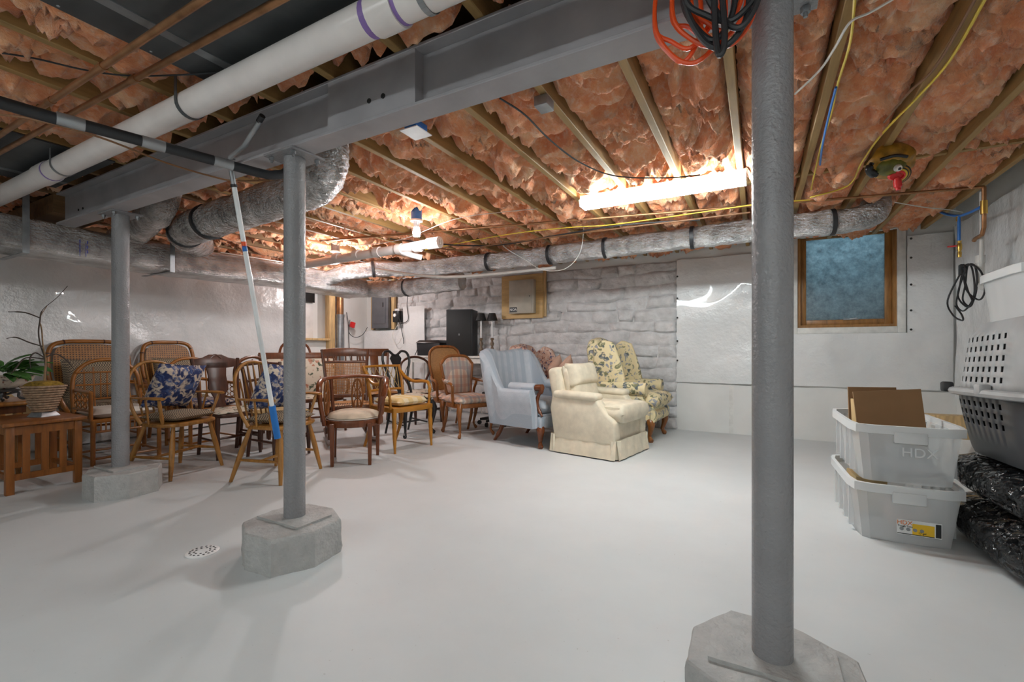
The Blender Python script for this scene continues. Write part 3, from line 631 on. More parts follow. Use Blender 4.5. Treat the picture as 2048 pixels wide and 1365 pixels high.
for (x0, x1, y0, y1, lab) in ((-2.24, -.75, -.3, 1.32, 'dark sheet metal return duct panel under the joists beside the copper pipes'), (-4.75, -3.75, .55, 1.38, 'small grey sheet metal panel under the joists past the drain pipe coupling')):
    t = T('sheet_metal_panel', lab, 'duct panel', ((x0 + x1) / 2, (y0 + y1) / 2, ZJ - .012)); G().box((0, 0, .004), (x1 - x0, y1 - y0, .008)).build('sheet', 'dark_sheet_metal', t)
    G().box((-(x1 - x0) / 2 + .2, 0, -.002), (.05, y1 - y0, .004)).build('seam', 'galvanized', t)
    for i in range(6): G().lathe([(.004, -.003), (.006, 0)], (-(x1 - x0) / 2 + .02, -(y1 - y0) / 2 + .1 + i * (y1 - y0 - .2) / 5, 0), 6).build('screw', 'galvanized', t)
def ebox(p, mat, sx, sy, sz, label, plate=None):
    t = T('junction_box', label, 'electrical box', p); G().box((0, 0, 0), (sx, sy, sz)).build('box', mat, t, bev=.004)
    if plate: G().box((0, 0, -sz / 2 - .003), (sx * 1.5, sy * 1.3, .005)).build('cover', plate, t)
    G().box((0, 0, sz / 2 + .01), (.02, .02, .02)).build('nailing_tab', 'galvanized', t)
ebox(atZ(1088, 208, 2.27), 'galvanized', .07, .09, .05, 'grey metal junction box on a joist near the beam')
ebox(atZ(832, 256, 2.272), 'blue_pex', .08, .1, .05, 'blue junction box with white cover peeking past the beam', 'white_plastic')
for p, lab in (((1155, 1), ''),): pass
# painted carnival mask on the ceiling
mk = T('mask', 'painted yellow and black carnival mask with red tongue fixed to a joist', 'mask', atZ(1778, 322, 2.235), .35); mk.rotation_euler = (.95, .0, PI + .5); mk.scale = (-1.1, 1.1, 1.1)
g = G()
def mf(u, v):
    a = v * 2 * PI; e = u * PI / 2; r = math.cos(e)
    return (.13 * r * math.cos(a) * (1 + .1 * math.cos(a)), .10 * r * math.sin(a), -.075 * math.sin(e) + .01 * math.sin(6 * a) * r)
plain('mask_ochre', (.36, .19, .02), .4, var=.4, vs=25); plain('mask_olive', (.13, .13, .02), .35, var=.4, vs=25)
G().grid(10, 28, mf).build('face', 'mask_ochre', mk, ang=60)
G().lathe([(.085, -.058), (.07, -.075), (.04, -.088), (.001, -.092)], (-.015, -.02, 0), 20, 1, .6).build('cheek', 'mask_olive', mk)
G().tube(crom([(-.1, .02, -.06), (-.04, .045, -.075), (.03, .04, -.075)], 6), .009, 8).build('brow', 'black_gloss', mk)
G().lathe([(.001, -.115), (.016, -.11), (.02, -.095), (.016, -.085)], (-.01, -.015, 0), 14).build('eye', 'white_plastic', mk); G().lathe([(.001, -.121), (.007, -.117), (.009, -.11)], (-.01, -.015, 0), 10).build('pupil', 'ink', mk)
G().tube(crom([(-.13, .0, -.05), (-.14, -.03, -.06), (-.12, -.05, -.07), (-.09, -.06, -.07)], 5), [.012, .02, .022, .014], 10).build('nose', 'black_gloss', mk)
for i, (rr, mm) in enumerate(((.075, 'ink'), (.066, 'mask_ochre'), (.056, 'ink'), (.047, 'yellow_wire'), (.034, 'red_plastic'))):
    G().tube(crom([(.02 + rr * math.cos(a), -.06 + rr * .7 * math.sin(a), -.072 - .004 * i) for a in [k * .5 - .8 for k in range(7)]], 4), .007, 8).build('mouth_ring', mm, mk)
G().lathe([(.04, -.07), (.035, -.085), (.001, -.09)], (.015, -.065, 0), 16, 1, .6).build('mouth', 'red_plastic', mk)
G().tube(crom([(.02, -.07, -.085), (.03, -.1, -.1), (.035, -.13, -.12)], 5), [.016, .02, .012], 10).build('tongue', 'red_plastic', mk)

# ------------------------------------------------------------------ wall fittings
bd = T('panel_board', 'plywood backing board fixed to the stone wall', 'board', (0, 0, 0)); bx0, bx1 = -3.5, -2.8
G().bb((bx0, YB - .115, 1.51), (bx1, YB - .085, 2.17)).build('sheet', 'plywood', bd, bev=.002, seg=1); G().bb((bx1 - .01, YB - .085, 1.53), (bx1 + .04, YB - .06, 2.26)).build('batten', 'pine', bd); G().bb((bx0 + .05, YB - .085, 1.55), (bx0 + .1, YB - .03, 2.1)).build('spacer', 'pine', bd)
ab = T('alarm_box', 'beige metal alarm cabinet with black nameplate on the plywood board', 'cabinet', (-3.12, YB - .115, 1.83))
G().bb((-.2, -.09, -.25), (.21, 0, .25)).build('case', 'beige_metal', ab, bev=.004); ad = G().bb((-.19, -.096, -.24), (.18, -.09, .24)).build('door', 'beige_metal', ab, bev=.002); G().lathe([(.008, 0), (.008, .005)], n=8, M=Matrix.Translation((.15, -.097, .0)) @ Matrix.Rotation(PI / 2, 4, 'X')).build('lock', 'ink', ad)
G().bb((-.185, -.099, -.23), (-.06, -.097, -.155)).build('nameplate', 'ink', ad)
text('NOA', .052, 'lettering', 'paper_white', ad, Matrix.Translation((-.122, -.1, -.192)) @ Matrix.Rotation(PI / 2, 4, 'X'))
ep = T('electrical_panel', 'dark grey electrical breaker panel between two pine studs', 'panel', (-6.0, YB - .06, 0))
G().bb((-.2, -.12, 1.42), (.2, 0, 2.2)).build('case', 'panel_grey', ep, bev=.004); ed = G().bb((-.14, -.13, 1.5), (.14, -.12, 2.1)).build('door', 'panel_grey', ep, bev=.003); G().bb((.08, -.135, 1.8), (.1, -.13, 1.88)).build('handle', 'ink', ed)
for x in (-.25, .25): tag(G().bb((-6.0 + x - .04, YB - .11, 1.4), (-6.0 + x + .03, YB - .055, 2.302)).build('stud', 'pine', bev=.003), ('pine stud on the corner side of the dark electrical panel' if x < 0 else 'pine stud between the electrical panel and the meter box'), 'stud')
mt = T('meter_box', 'small black meter box with cords beside the electrical panel', 'meter', (-5.62, YB - .07, 1.62)); G().bb((-.06, -.12, -.1), (.07, 0, .1)).build('case', 'black_lacquer', mt, bev=.01); G().bb((-.05, -.08, .1), (.06, -.0, .14)).build('cap', 'white_plastic', mt); G().lathe([(.03, 0), (.03, .02)], n=14, M=Matrix.Translation((-.0, -.12, .02)) @ Matrix.Rotation(PI / 2, 4, 'X')).build('dial', 'paper_white', mt)
YW = YB - .16
def onwall(x, y, Y):
    p = atY(x, y, Y); return p if p.x > -6.38 else atX(x, y, -6.38 - (.05 if Y < YW - .06 else 0))
def wwire(label, pix, mat, r=.005, Y=None): return pipe('cord', label, 'cord', [onwall(x, y, Y or YW) for x, y in pix], r, mat, 6, smooth=6)
wwire('black cord hanging from the meter box down to its plug', [(800, 640), (803, 660), (807, 680), (807, 688)], 'black_rubber', .006)
wwire('white cord looping below the meter box', [(797, 648), (785, 670), (790, 688), (798, 686), (803, 676)], 'white_wire', Y=YW - .025)
wwire('black cord from the red connector looping below', [(700, 640), (698, 665), (710, 675), (725, 670), (735, 655)], 'black_rubber', .006)
wwire('black cord dropping from the corner toward the black box', [(693, 625), (697, 650), (698, 690), (702, 740), (704, 800), (706, 818)], 'black_rubber', .006, YW - .07)
wwire('black cable running down the stone wall past the panel', [(818, 570), (814, 610), (816, 640), (801, 648)], 'black_rubber', .006, YW + .02)
wwire('black cord trailing from the black box to the floor', [(838, 690), (828, 715), (812, 740), (800, 790), (796, 821)], 'black_rubber', .006, 5.95)
rc = T('red_connector', 'bright red plastic connector on the white sheet beside the pine post', 'connector', onwall(705, 650, YW)); G().box((0, 0, 0), (.09, .05, .1), ry=.3).build('body', 'red_plastic', rc, bev=.008); G().box((-.05, 0, .02), (.03, .03, .03)).build('inlet', 'white_plastic', rc)
gp = T('vent_pipe', 'grey metal vent pipe standing between pine post and wall corner', 'pipe', (atX(680, 650, -6.38).x, atX(680, 650, -6.38).y, 0)); G().tube([(0, 0, .3), (0, 0, 1.62)], .07, 18).build('lower_pipe', 'galvanized', gp); G().tube([(0, 0, 1.6), (0, 0, 2.3)], .06, 18).build('upper_pipe', 'copper', gp); ring((0, 0, 1.62), (0, 0, 1), .075, .05, 'galvanized', 'collar', gp)

# ------------------------------------------------------------------ furniture helpers
def arc(cx, cy, r, a0, a1, n, z=0, ry=None):
    return [(cx + r * math.cos(a0 + (a1 - a0) * i / n), cy + (ry or r) * math.sin(a0 + (a1 - a0) * i / n), z) for i in range(n + 1)]
def dseat(w, d, front=.5, n=10):
    """seat outline: wide rounded front, narrower back"""
    pts = []
    for i in range(24):
        a = 2 * PI * i / 24; c, s_ = math.cos(a), math.sin(a)
        m = (abs(c) ** 3.2 + abs(s_) ** 3.2) ** (-1 / 3.2)
        y = s_ * m * d / 2; x = c * m * w / 2 * (1 - .12 * (.5 - y / d))
        pts.append((x, y))
    return pts
def slab(poly, z0, z1, name, mat, t, bev=.008): return G().prism(poly, z1 - z0, Matrix.Translation((0, 0, z0))).build(name, mat, t, bev=bev)
def turned(a, b, rs, name, mat, t, n=10):
    a, b = Vector(a), Vector(b); m = len(rs) - 1
    return G().tube([a.lerp(b, i / m) for i in range(m + 1)], rs, n).build(name, mat, t)
def cabriole(x, y, h, mat, t, out=.05, r=.028, fwd=1, name='leg'):
    sx = 1 if x > 0 else -1
    P = [(x, y, h), (x + sx * out * .6, y + fwd * out * .6, h * .8), (x + sx * out * .5, y + fwd * out * .5, h * .55), (x + sx * out * .1, y + fwd * out * .1, h * .25), (x + sx * out * .15, y + fwd * out * .15, .06), (x + sx * out * .55, y + fwd * out * .55, .022), (x + sx * out * .75, y + fwd * out * .75, .012)]
    Q = crom(P, 4); R = []
    ctrl = [1.25, 1.25, .85, .55, .5, .85, .6]
    for i in range(len(Q)):
        f = i / (len(Q) - 1) * 6; k = min(5, int(f)); R.append(r * (ctrl[k] + (ctrl[k + 1] - ctrl[k]) * (f - k)))
    return G().tube(Q, R, 10).build(name, mat, t)
def sabre(x, y, h, mat, t, back=.1, r=.02, name='leg'):
    return G().tube(crom([(x, y, h), (x, y - back * .2, h * .55), (x, y - back, .0)], 6), [r * 1.1, r, r * .75], 8).build(name, mat, t)
def cush(name, label, parent_loc, rz, w, d, h, mat, tilt=None, z=0, off=(0, 0), n=14, p=4, cat='cushion'):
    t = T(name, label, cat, parent_loc, rz)
    M = Matrix.Translation((off[0], off[1], z)) @ (tilt if tilt else Matrix.Identity(4))
    cv = G().pillow(w, d, h, M, n, p).build('cover', mat, t, ang=80, weld=True)
    P = []
    for i in range(40):
        a = 2 * PI * i / 40; c, s_ = math.cos(a), math.sin(a); m = (abs(c) ** 9 + abs(s_) ** 9) ** (-1 / 9)
        u, v = c * m, s_ * m; pn = .06
        P.append(M @ Vector((u * w / 2 * (1 - pn * (1 - v * v) * abs(u) ** 3), v * d / 2 * (1 - pn * (1 - u * u) * abs(v) ** 3), 0)))
    G().tube(P, .004, 6, closed=True).build('piping', mat, cv)
    return t

# ------------------------------------------------------------------ windsor armchairs
def windsor(loc, rz, label):
    t = T('windsor_chair', label, 'chair', loc, rz, 'windsor armchairs'); m = 'light_oak'
    slab(dseat(.50, .44), .415, .445, 'seat', m, t, .01)
    for sx in (-1, 1):
        for sy in (-1, 1):
            turned((sx * .17, sy * .14, .42), (sx * .25, sy * (.20 if sy > 0 else .25), 0), [.013, .016, .02, .021, .019, .016, .013], 'leg', m, t)
        turned((sx * .222, .178, .17), (sx * .222, -.205, .17), [.008, .012, .013, .012, .008], 'stretcher', m, t, 8)
    turned((-.222, -.01, .17), (.222, -.01, .17), [.008, .012, .013, .012, .008], 'stretcher', m, t, 8)
    hoop = [(-.235, -.10, .44), (-.262, -.15, .56), (-.262, -.19, .70), (-.22, -.235, .83), (-.12, -.265, .915), (0, -.272, .94), (.12, -.265, .915), (.22, -.235, .83), (.262, -.19, .70), (.262, -.15, .56), (.235, -.10, .44)]
    H = crom(hoop, 6); G().tube(H, .0135, 10).build('hoop', m, t)
    for i in range(7):
        u = (i - 3) / 3.0; x = u * .19; zt = .94 - .13 * abs(u) ** 2.2; yt = -.272 + .05 * abs(u) ** 2
        turned((u * .15, -.17, .44), (x, yt, zt), [.006, .008, .007, .005], 'spindle', m, t, 6)
    for sx in (-1, 1):
        g = G(); P = crom([(sx * .258, -.175, .655), (sx * .285, -.03, .655), (sx * .292, .10, .655), (sx * .285, .17, .652)], 5)
        g.tube(P, [.018, .02, .026, .03, .024], 10, sq=(.45, 1)).build('arm', m, t)
        turned((sx * .225, .10, .44), (sx * .285, .13, .65), [.011, .015, .011, .014, .01], 'arm_post', m, t, 8)
        turned((sx * .24, -.02, .44), (sx * .285, -.0, .65), [.007, .009, .007], 'spindle', m, t, 6)
    return t
W1, W2 = (-4.35, 2.03, 0), (-3.48, 2.38, 0)
fz1, fz2 = face(.95, .3), face(.96, .29)
for loc, fz, lab, cl, pl in ((W1, fz1, 'light oak windsor armchair behind the footing beside the end table', 'brown checked seat cushion on the windsor chair beside the end table', 'blue and cream floral pillow on the windsor chair beside the end table'), (W2, fz2, 'light oak windsor armchair behind the hanging extension pole', 'brown checked seat cushion on the windsor chair behind the pole', 'blue and cream floral pillow on the windsor chair behind the pole')):
    windsor(loc, fz, lab)
    cush('seat_cushion', cl, (loc[0], loc[1], .446), fz, .40, .36, .08, 'gingham', z=.042, off=(0, .01), p=3)
    cush('throw_pillow', pl, (loc[0], loc[1], .53), fz, .46, .40, .15, 'blue_floral', Matrix.Rotation(math.radians(66), 4, 'X') @ Matrix.Rotation(.08, 4, 'Z'), z=.205, off=(.0, -.035), p=2.6)

# ------------------------------------------------------------------ barrel back corner chair
def barrel_chair(loc, rz):
    t = T('barrel_chair', 'reddish wooden barrel back chair with oval pierced splats and cream seat', 'chair', loc, rz); m = 'mahogany'
    for (x, y) in ((-.16, .21), (.16, .21), (-.2, -.17), (.2, -.17)):
        G().box((x, y, .19), (.028, .028, .38), top=(.042, .042)).build('leg', m, t, bev=.003)
    circ = [(.262 * math.cos(2 * PI * i / 32), .255 * math.sin(2 * PI * i / 32)) for i in range(32)]
    slab(circ, .345, .405, 'seat_rail', m, t, .006)
    G().lathe([(.225, .405), (.235, .425), (.215, .455), (.15, .475), (.001, .482)], n=32).build('upholstered_seat', 'beige_seat', t); G().tube(arc(0, 0, .238, 0, 2 * PI, 40, .412)[:-1], .005, 6, closed=True).build('welt', 'white_cushion', t)
    rail = [(-.275, .16, .60), (-.292, .10, .70), (-.292, .0, .752), (-.265, -.12, .765), (-.16, -.245, .772), (0, -.285, .776), (.16, -.245, .772), (.265, -.12, .765), (.292, .0, .752), (.292, .10, .70), (.275, .16, .60)]
    G().tube(crom(rail, 6), .026, 10, sq=(.6, 1)).build('top_rail', m, t)
    for sx in (-1, 1):
        G().tube(crom([(sx * .275, .16, .61), (sx * .262, .175, .53), (sx * .25, .165, .45), (sx * .235, .15, .36)], 5), .02, 8).build('arm_support', m, t)
        turned((sx * .21, -.17, .40), (sx * .235, -.175, .76), [.018, .016, .018], 'post', m, t, 8)
    for a in (PI * 1.5, PI * 1.08, PI * 1.92):
        cx, cy = .262 * math.cos(a), .262 * math.sin(a); tx, ty = -math.sin(a), math.cos(a)
        def el(rw, rh, zc, k=24): return [(cx + tx * rw * math.cos(2 * PI * i / k), cy + ty * rw * math.cos(2 * PI * i / k), zc + rh * math.sin(2 * PI * i / k)) for i in range(k)]
        s_ = t
        sp = G().tube(el(.052, .165, .585), .009, 8, closed=True); sp.tube([(cx, cy, .42), (cx, cy, .75)], .009, 8)
        sp.tube(el(.026, .05, .60, 14), .006, 6, closed=True); sp.tube(el(.032, .06, .50, 14), .006, 6, closed=True); sp.tube(el(.03, .05, .69, 14), .006, 6, closed=True)
        sp.build('splat', 'fruitwood', t)
barrel_chair((-3.34, 3.03, 0), face(.65, -.75))

# ------------------------------------------------------------------ gold painted armchair
def gold_chair(loc, rz):
    t = T('painted_armchair', 'gold painted open armchair with lattice back and scrolled arms', 'chair', loc, rz); m = 'gold_paint'
    poly = [(-.27, .22), (-.14, .255), (0, .265), (.14, .255), (.27, .22), (.225, -.22), (-.225, -.22)]
    slab(poly, .405, .455, 'seat_frame', m, t, .006)
    for sx in (-1, 1):
        turned((sx * .245, .20, .42), (sx * .25, .22, 0), [.026, .026, .02, .024, .022, .021, .02, .017, .013, .012], 'leg', m, t)
        sabre(sx * .21, -.2, .42, m, t, .12, .02)
        G().tube(crom([(sx * .215, -.2, .44), (sx * .225, -.215, .58), (sx * .235, -.25, .74), (sx * .24, -.30, .865)], 5), .017, 8).build('stile', m, t)
        P = crom([(sx * .237, -.265, .80), (sx * .25, -.19, .73), (sx * .27, -.08, .685), (sx * .285, .05, .69), (sx * .285, .13, .68), (sx * .28, .165, .63), (sx * .275, .165, .58)], 6); G().tube(P, .018, 8).build('arm', m, t)
        turned((sx * .275, .165, .585), (sx * .262, .17, .44), [.016, .011, .017, .011, .015, .018], 'arm_post', m, t, 8)
    for z, y in ((.855, -.296), (.60, -.222)): G().tube(crom([(-.235, y, z), (0, y - .03, z + .005), (.235, y, z)], 6), .013, 8).build('back_rail', m, t)
    for i in range(6):
        for s_ in (-1, 1):
            x0 = -.19 + i * .076; G().tube([(x0, -.232, .605), (max(-.21, min(.21, x0 + s_ * .12)), -.305, .85)], .004, 6).build('lattice', 'rush', t)
gl = (-3.37, 3.68, 0); gz = face(.99, -.12)
gold_chair(gl, gz)
cush('seat_cushion', 'yellow plaid box cushion on the gold painted armchair', (gl[0], gl[1], .456), gz, .40, .42, .085, 'yellow_plaid', z=.045, off=(0, .02), p=7)

# ------------------------------------------------------------------ queen anne side chair
def black_chair(loc, rz):
    t = T('queen_anne_chair', 'black lacquered chair with curved hoop back and vase splat', 'chair', loc, rz); m = 'black_lacquer'
    slab(dseat(.48, .42), .40, .45, 'seat_rail', m, t, .008)
    G().pillow(.45, .40, .09, Matrix.Translation((0, 0, .455)), 12, 3).build('seat_pad', 'ivory_floral', t, ang=80, weld=True)
    for sx in (-1, 1): cabriole(sx * .19, .16, .41, m, t); sabre(sx * .17, -.18, .41, m, t, .09, .018)
    half = [(.17, -.19, .42), (.16, -.21, .55), (.135, -.235, .66), (.165, -.26, .78), (.2, -.285, .90), (.175, -.305, .995), (.10, -.312, 1.02), (.04, -.31, .98), (0, -.308, .965)]
    pts = half + [(-x, y, z) for x, y, z in half[::-1][1:]]
    G().tube(crom(pts, 5), .016, 8).build('back_frame', m, t)
    sp = [(-.03, .45), (-.03, .52), (-.075, .60), (-.07, .66), (-.035, .72), (-.03, .78), (-.06, .86), (-.085, .93), (-.05, .975), (.05, .975), (.085, .93), (.06, .86), (.03, .78), (.035, .72), (.07, .66), (.075, .60), (.03, .52), (.03, .45)]
    G().prism(sp, .012, Matrix.Translation((0, -.095, 0)) @ Matrix(((1, 0, 0, 0), (0, -.215, -1, 0), (0, 1, 0, 0), (0, 0, 0, 1)))).build('splat', m, t)
    G().tube([(-.18, .1, .14), (-.17, -.2, .16)], .01, 8).tube([(.18, .1, .14), (.17, -.2, .16)], .01, 8).tube([(-.175, -.03, .15), (.175, -.03, .15)], .01, 8).build('stretcher', m, t)
black_chair((-3.76, 4.29, 0), face(.97, -.2))

# ------------------------------------------------------------------ french armchairs (caned, plaid)
def french(loc, rz, label, back_mat, seat_mat, m, hb=1.05, shield=True):
    t = T('french_armchair', label, 'chair', loc, rz); zs = .40
    slab(dseat(.54, .48), zs - .05, zs, 'seat_rail', m, t, .01)
    G().pillow(.54, .48, .13, Matrix.Translation((0, 0, zs + .035)), 12, 4).build('seat_pad', seat_mat, t, ang=80, weld=True)
    for sx in (-1, 1): cabriole(sx * .21, .18, zs, m, t, .045, .026); sabre(sx * .18, -.2, zs, m, t, .11, .02)
    W = .225; lean = lambda z: -.22 - .13 * (z - zs)
    half = [(.13, zs + .08), (.17, zs + .10), (.185, zs + .18), (W - .02, zs + .32), (W, zs + .45), (W - .01, hb - .09), (W - .06, hb - .03), (.11, hb - .005), (0, hb)]
    ring_ = half + [(-x, z) for x, z in half[::-1][1:]]
    P = crom([(x, lean(z), z) for x, z in ring_], 5, True); G().tube(P, .019, 8, closed=True).build('back_frame', m, t)
    g = G(); n = len(P); c0 = Vector((0, lean((hb + zs) / 2), (hb + zs + .08) / 2))
    bulge = .03 if back_mat != 'fine_cane' else .004
    rings = [1.0, .8, .5, .2]; vs = []
    for s_ in (1, -1):
        o = len(vs)
        for k, r in enumerate(rings):
            for p in P: q = c0.lerp(p, r); vs.append((q.x, q.y + s_ * bulge * (1 - r ** 3), q.z))
        fs = [(o + k * n + i, o + k * n + (i + 1) % n, o + (k + 1) * n + (i + 1) % n, o + (k + 1) * n + i) for k in range(3) for i in range(n)] + [tuple(o + 3 * n + i for i in range(n))]
        g.add(vs[o:], [tuple(i - o for i in f) for f in fs])
    g.build('back_panel', back_mat, t, ang=80)
    for sx in (-1, 1):
        G().tube([(sx * .15, lean(zs + .1), zs + .1), (sx * .16, -.2, zs - .03)], .018, 8).build('back_post', m, t)
        P = crom([(sx * .205, lean(zs + .27), zs + .27), (sx * .25, -.14, zs + .25), (sx * .285, .0, zs + .24), (sx * .29, .09, zs + .235), (sx * .28, .12, zs + .2), (sx * .262, .09, zs + .1), (sx * .255, .1, zs - .02)], 5); G().tube(P, .018, 8).build('arm', m, t)
        if back_mat != 'fine_cane': G().tube([(sx * .265, -.09, zs + .262), (sx * .288, .05, zs + .255)], [.02, .024], 10).build('arm_pad', back_mat, t)
french((-3.57, 4.92, 0), face(.86, -.5), 'tall caned back fruitwood armchair in front of the black cabinet', 'fine_cane', 'plaid', 'fruitwood', 1.08)
french((-3.13, 4.62, 0), face(.9, -.43), 'plaid upholstered fruitwood armchair beside the blue wing chair', 'plaid', 'plaid', 'fruitwood', .96)

# ------------------------------------------------------------------ upholstered chairs
def shell(name, path, zb, ztop, th, mat, t, n=60, chan=None, r=.035):
    """upholstered wall following a plan path; ztop(s), chan(s) give height and inner bulge"""
    P = crom(path, 10); L = [0]
    for a, b in zip(P, P[1:]): L.append(L[-1] + (b - a).length)
    Q = []; k = 0
    for i in range(n + 1):
        d = L[-1] * i / n
        while k < len(L) - 2 and L[k + 1] < d: k += 1
        Q.append(P[k].lerp(P[k + 1], (d - L[k]) / max(1e-6, L[k + 1] - L[k])))
    g = G(); vs = []; m = 0
    for i, p in enumerate(Q):
        tg = (Q[min(n, i + 1)] - Q[max(0, i - 1)]).normalized(); nr = Vector((tg.y, -tg.x, 0)); s_ = i / n; zt = ztop(s_); b = chan(s_) if chan else 0
        sec = [(0, zb), (0, zt * .5 + zb * .5), (-.006, zt - r), (.25 * th, zt), (.7 * th, zt), (th + b, zt - r), (th + b, zt * .6 + zb * .4), (th + b * .5, zb)]
        m = len(sec)
        for o_, z_ in sec: vs.append((p.x + nr.x * -o_, p.y + nr.y * -o_, z_))
    fs = [(i * m + j, i * m + (j + 1) % m, (i + 1) * m + (j + 1) % m, (i + 1) * m + j) for i in range(n) for j in range(m)] + [tuple(range(m))[::-1], tuple(n * m + j for j in range(m))]
    return g.add(vs, fs).build(name, mat, t, ang=55)
def sm(a, b, x): x = max(0, min(1, (x - a) / (b - a))); return x * x * (3 - 2 * x)
def blue_chair(loc, rz):
    t = T('wing_chair', 'pale blue channel back armchair with carved mahogany arm scrolls', 'armchair', loc, rz); f = 'blue_damask'; m = 'mahogany'
    path = [(.37, .26, 0), (.37, .02, 0), (.375, -.2, 0), (.31, -.35, 0), (.12, -.41, 0), (-.12, -.41, 0), (-.31, -.35, 0), (-.375, -.2, 0), (-.37, .02, 0), (-.37, .26, 0)]
    zt = lambda s_: .62 + .42 * sm(.2, .32, min(s_, 1 - s_)) - .015 * math.cos((s_ - .5) * 20) * (1 if abs(s_ - .5) < .15 else 0)
    ch = lambda s_: .05 * abs(math.sin((s_ - .26) / .48 * PI * 7)) if .26 < s_ < .74 else 0
    o = shell('body', path, .22, zt, .10, f, t, 140, ch)
    for v in o.data.vertices: k = .87 + .13 * min(1, v.co.z / .62); v.co.x *= k + .08 * max(0, v.co.z - .62); v.co.y -= .16 * max(0, v.co.z - .45)
    G().box((0, -.02, .28), (.62, .62, .15)).build('seat_deck', f, t, bev=.02, seg=3)
    G().box((0, .275, .275), (.70, .06, .13)).build('front_apron', f, t, bev=.02, seg=3)
    G().pillow(.56, .60, .17, Matrix.Translation((0, .0, .42)), 14, 6).build('seat_cushion', f, t, ang=80, weld=True)
    for sx in (-1, 1):
        G().tube([(sx * .33, -.12, .63), (sx * .335, .23, .625)], [.055, .06], 14).build('arm_roll', f, t)
        G().tube(crom([(sx * .335, .285, .655), (sx * .335, .30, .61), (sx * .325, .255, .56), (sx * .325, .235, .48), (sx * .33, .27, .40), (sx * .335, .315, .345)], 6), [.03, .026, .02, .02, .018, .012], 10).build('arm_scroll', m, t)
        G().tube([(sx * .335, .215, .64), (sx * .335, .315, .645)], [.034, .036], 14).build('arm_knob', m, t)
        cabriole(sx * .29, .25, .24, m, t, .05, .036); G().tube(crom([(sx * .27, -.28, .24), (sx * .28, -.33, .12), (sx * .29, -.41, 0)], 5), [.03, .025, .018], 8).build('leg', m, t)
blue_chair((-2.2, 4.67, 0), face(.97, -.22))
def club_chair(loc, rz):
    t = T('club_chair', 'cream upholstered skirted club chair beside the blue wing chair', 'armchair', loc, rz); f = 'cream_fabric'
    G().box((0, -.02, .24), (.66, .66, .26)).build('base', f, t, bev=.025, seg=3)
    for sx in (-1, 1):
        pr = [(-.34, .14), (.33, .14), (.335, .36), (.25, .42), (.17, .52), (.12, .59), (-.36, .60), (-.39, .45)]
        G().prism(pr, .13, Matrix(((0, 0, 1, sx * .31 - .065), (1, 0, 0, 0), (0, 1, 0, 0), (0, 0, 0, 1)))).build('side_panel', f, t, bev=.025, seg=3)
        G().box((sx * .315, -.1, .585), (.16, .50, .075), rx=-.02).build('arm_pad', f, t, bev=.034, seg=4)
    G().box((0, -.34, .56), (.64, .15, .60), rx=.2).build('back', f, t, bev=.05, seg=4)
    G().pillow(.56, .52, .2, Matrix.Translation((0, -.235, .62)) @ Matrix.Rotation(PI / 2 + .22, 4, 'X'), 14, 5).build('back_cushion', f, t, ang=80, weld=True)
    G().pillow(.54, .26, .2, Matrix.Translation((0, -.235, .775)) @ Matrix.Rotation(PI / 2 + .26, 4, 'X'), 14, 4).build('head_pillow', f, t, ang=80, weld=True)
    G().pillow(.50, .62, .19, Matrix.Translation((0, .08, .43)), 16, 7).box((0, .27, .43), (.62, .16, .13)).build('seat_cushion', f, t, ang=80, bev=0)
    G().pillow(.70, .24, .19, Matrix.Translation((0, .275, .43)), 16, 6).build('cushion_front', f, t, ang=80, weld=True)
    for i in range(4):
        a = i * PI / 2; hw = .365; hd = .365
        g = G(); L = .72
        def fn(u, v, a=a): 
            x = -L / 2 + L * u; y = .362 + .028 * (1 - v) + .004 * math.sin(u * 25); c, s_ = math.cos(a), math.sin(a); return (x * c - y * s_, x * s_ + y * c - .02, .012 + .175 * v)
        g.grid(24, 4, fn); g.grid(24, 4, lambda u, v: tuple(Vector(fn(u, v)) * 1) if False else (fn(u, v)[0] * .985, (fn(u, v)[1] + .02) * .985 - .02, fn(u, v)[2])); g.build('skirt', f, t)
        c, s_ = math.cos(a + PI / 4), math.sin(a + PI / 4); G().box((s_ * 0 + c * .49, s_ * .49 - .02, .1), (.02, .1, .17), rz=a + PI / 4).build('kick_pleat', f, t)
club_chair((-1.43, 4.56, 0), face(.985, -.17))
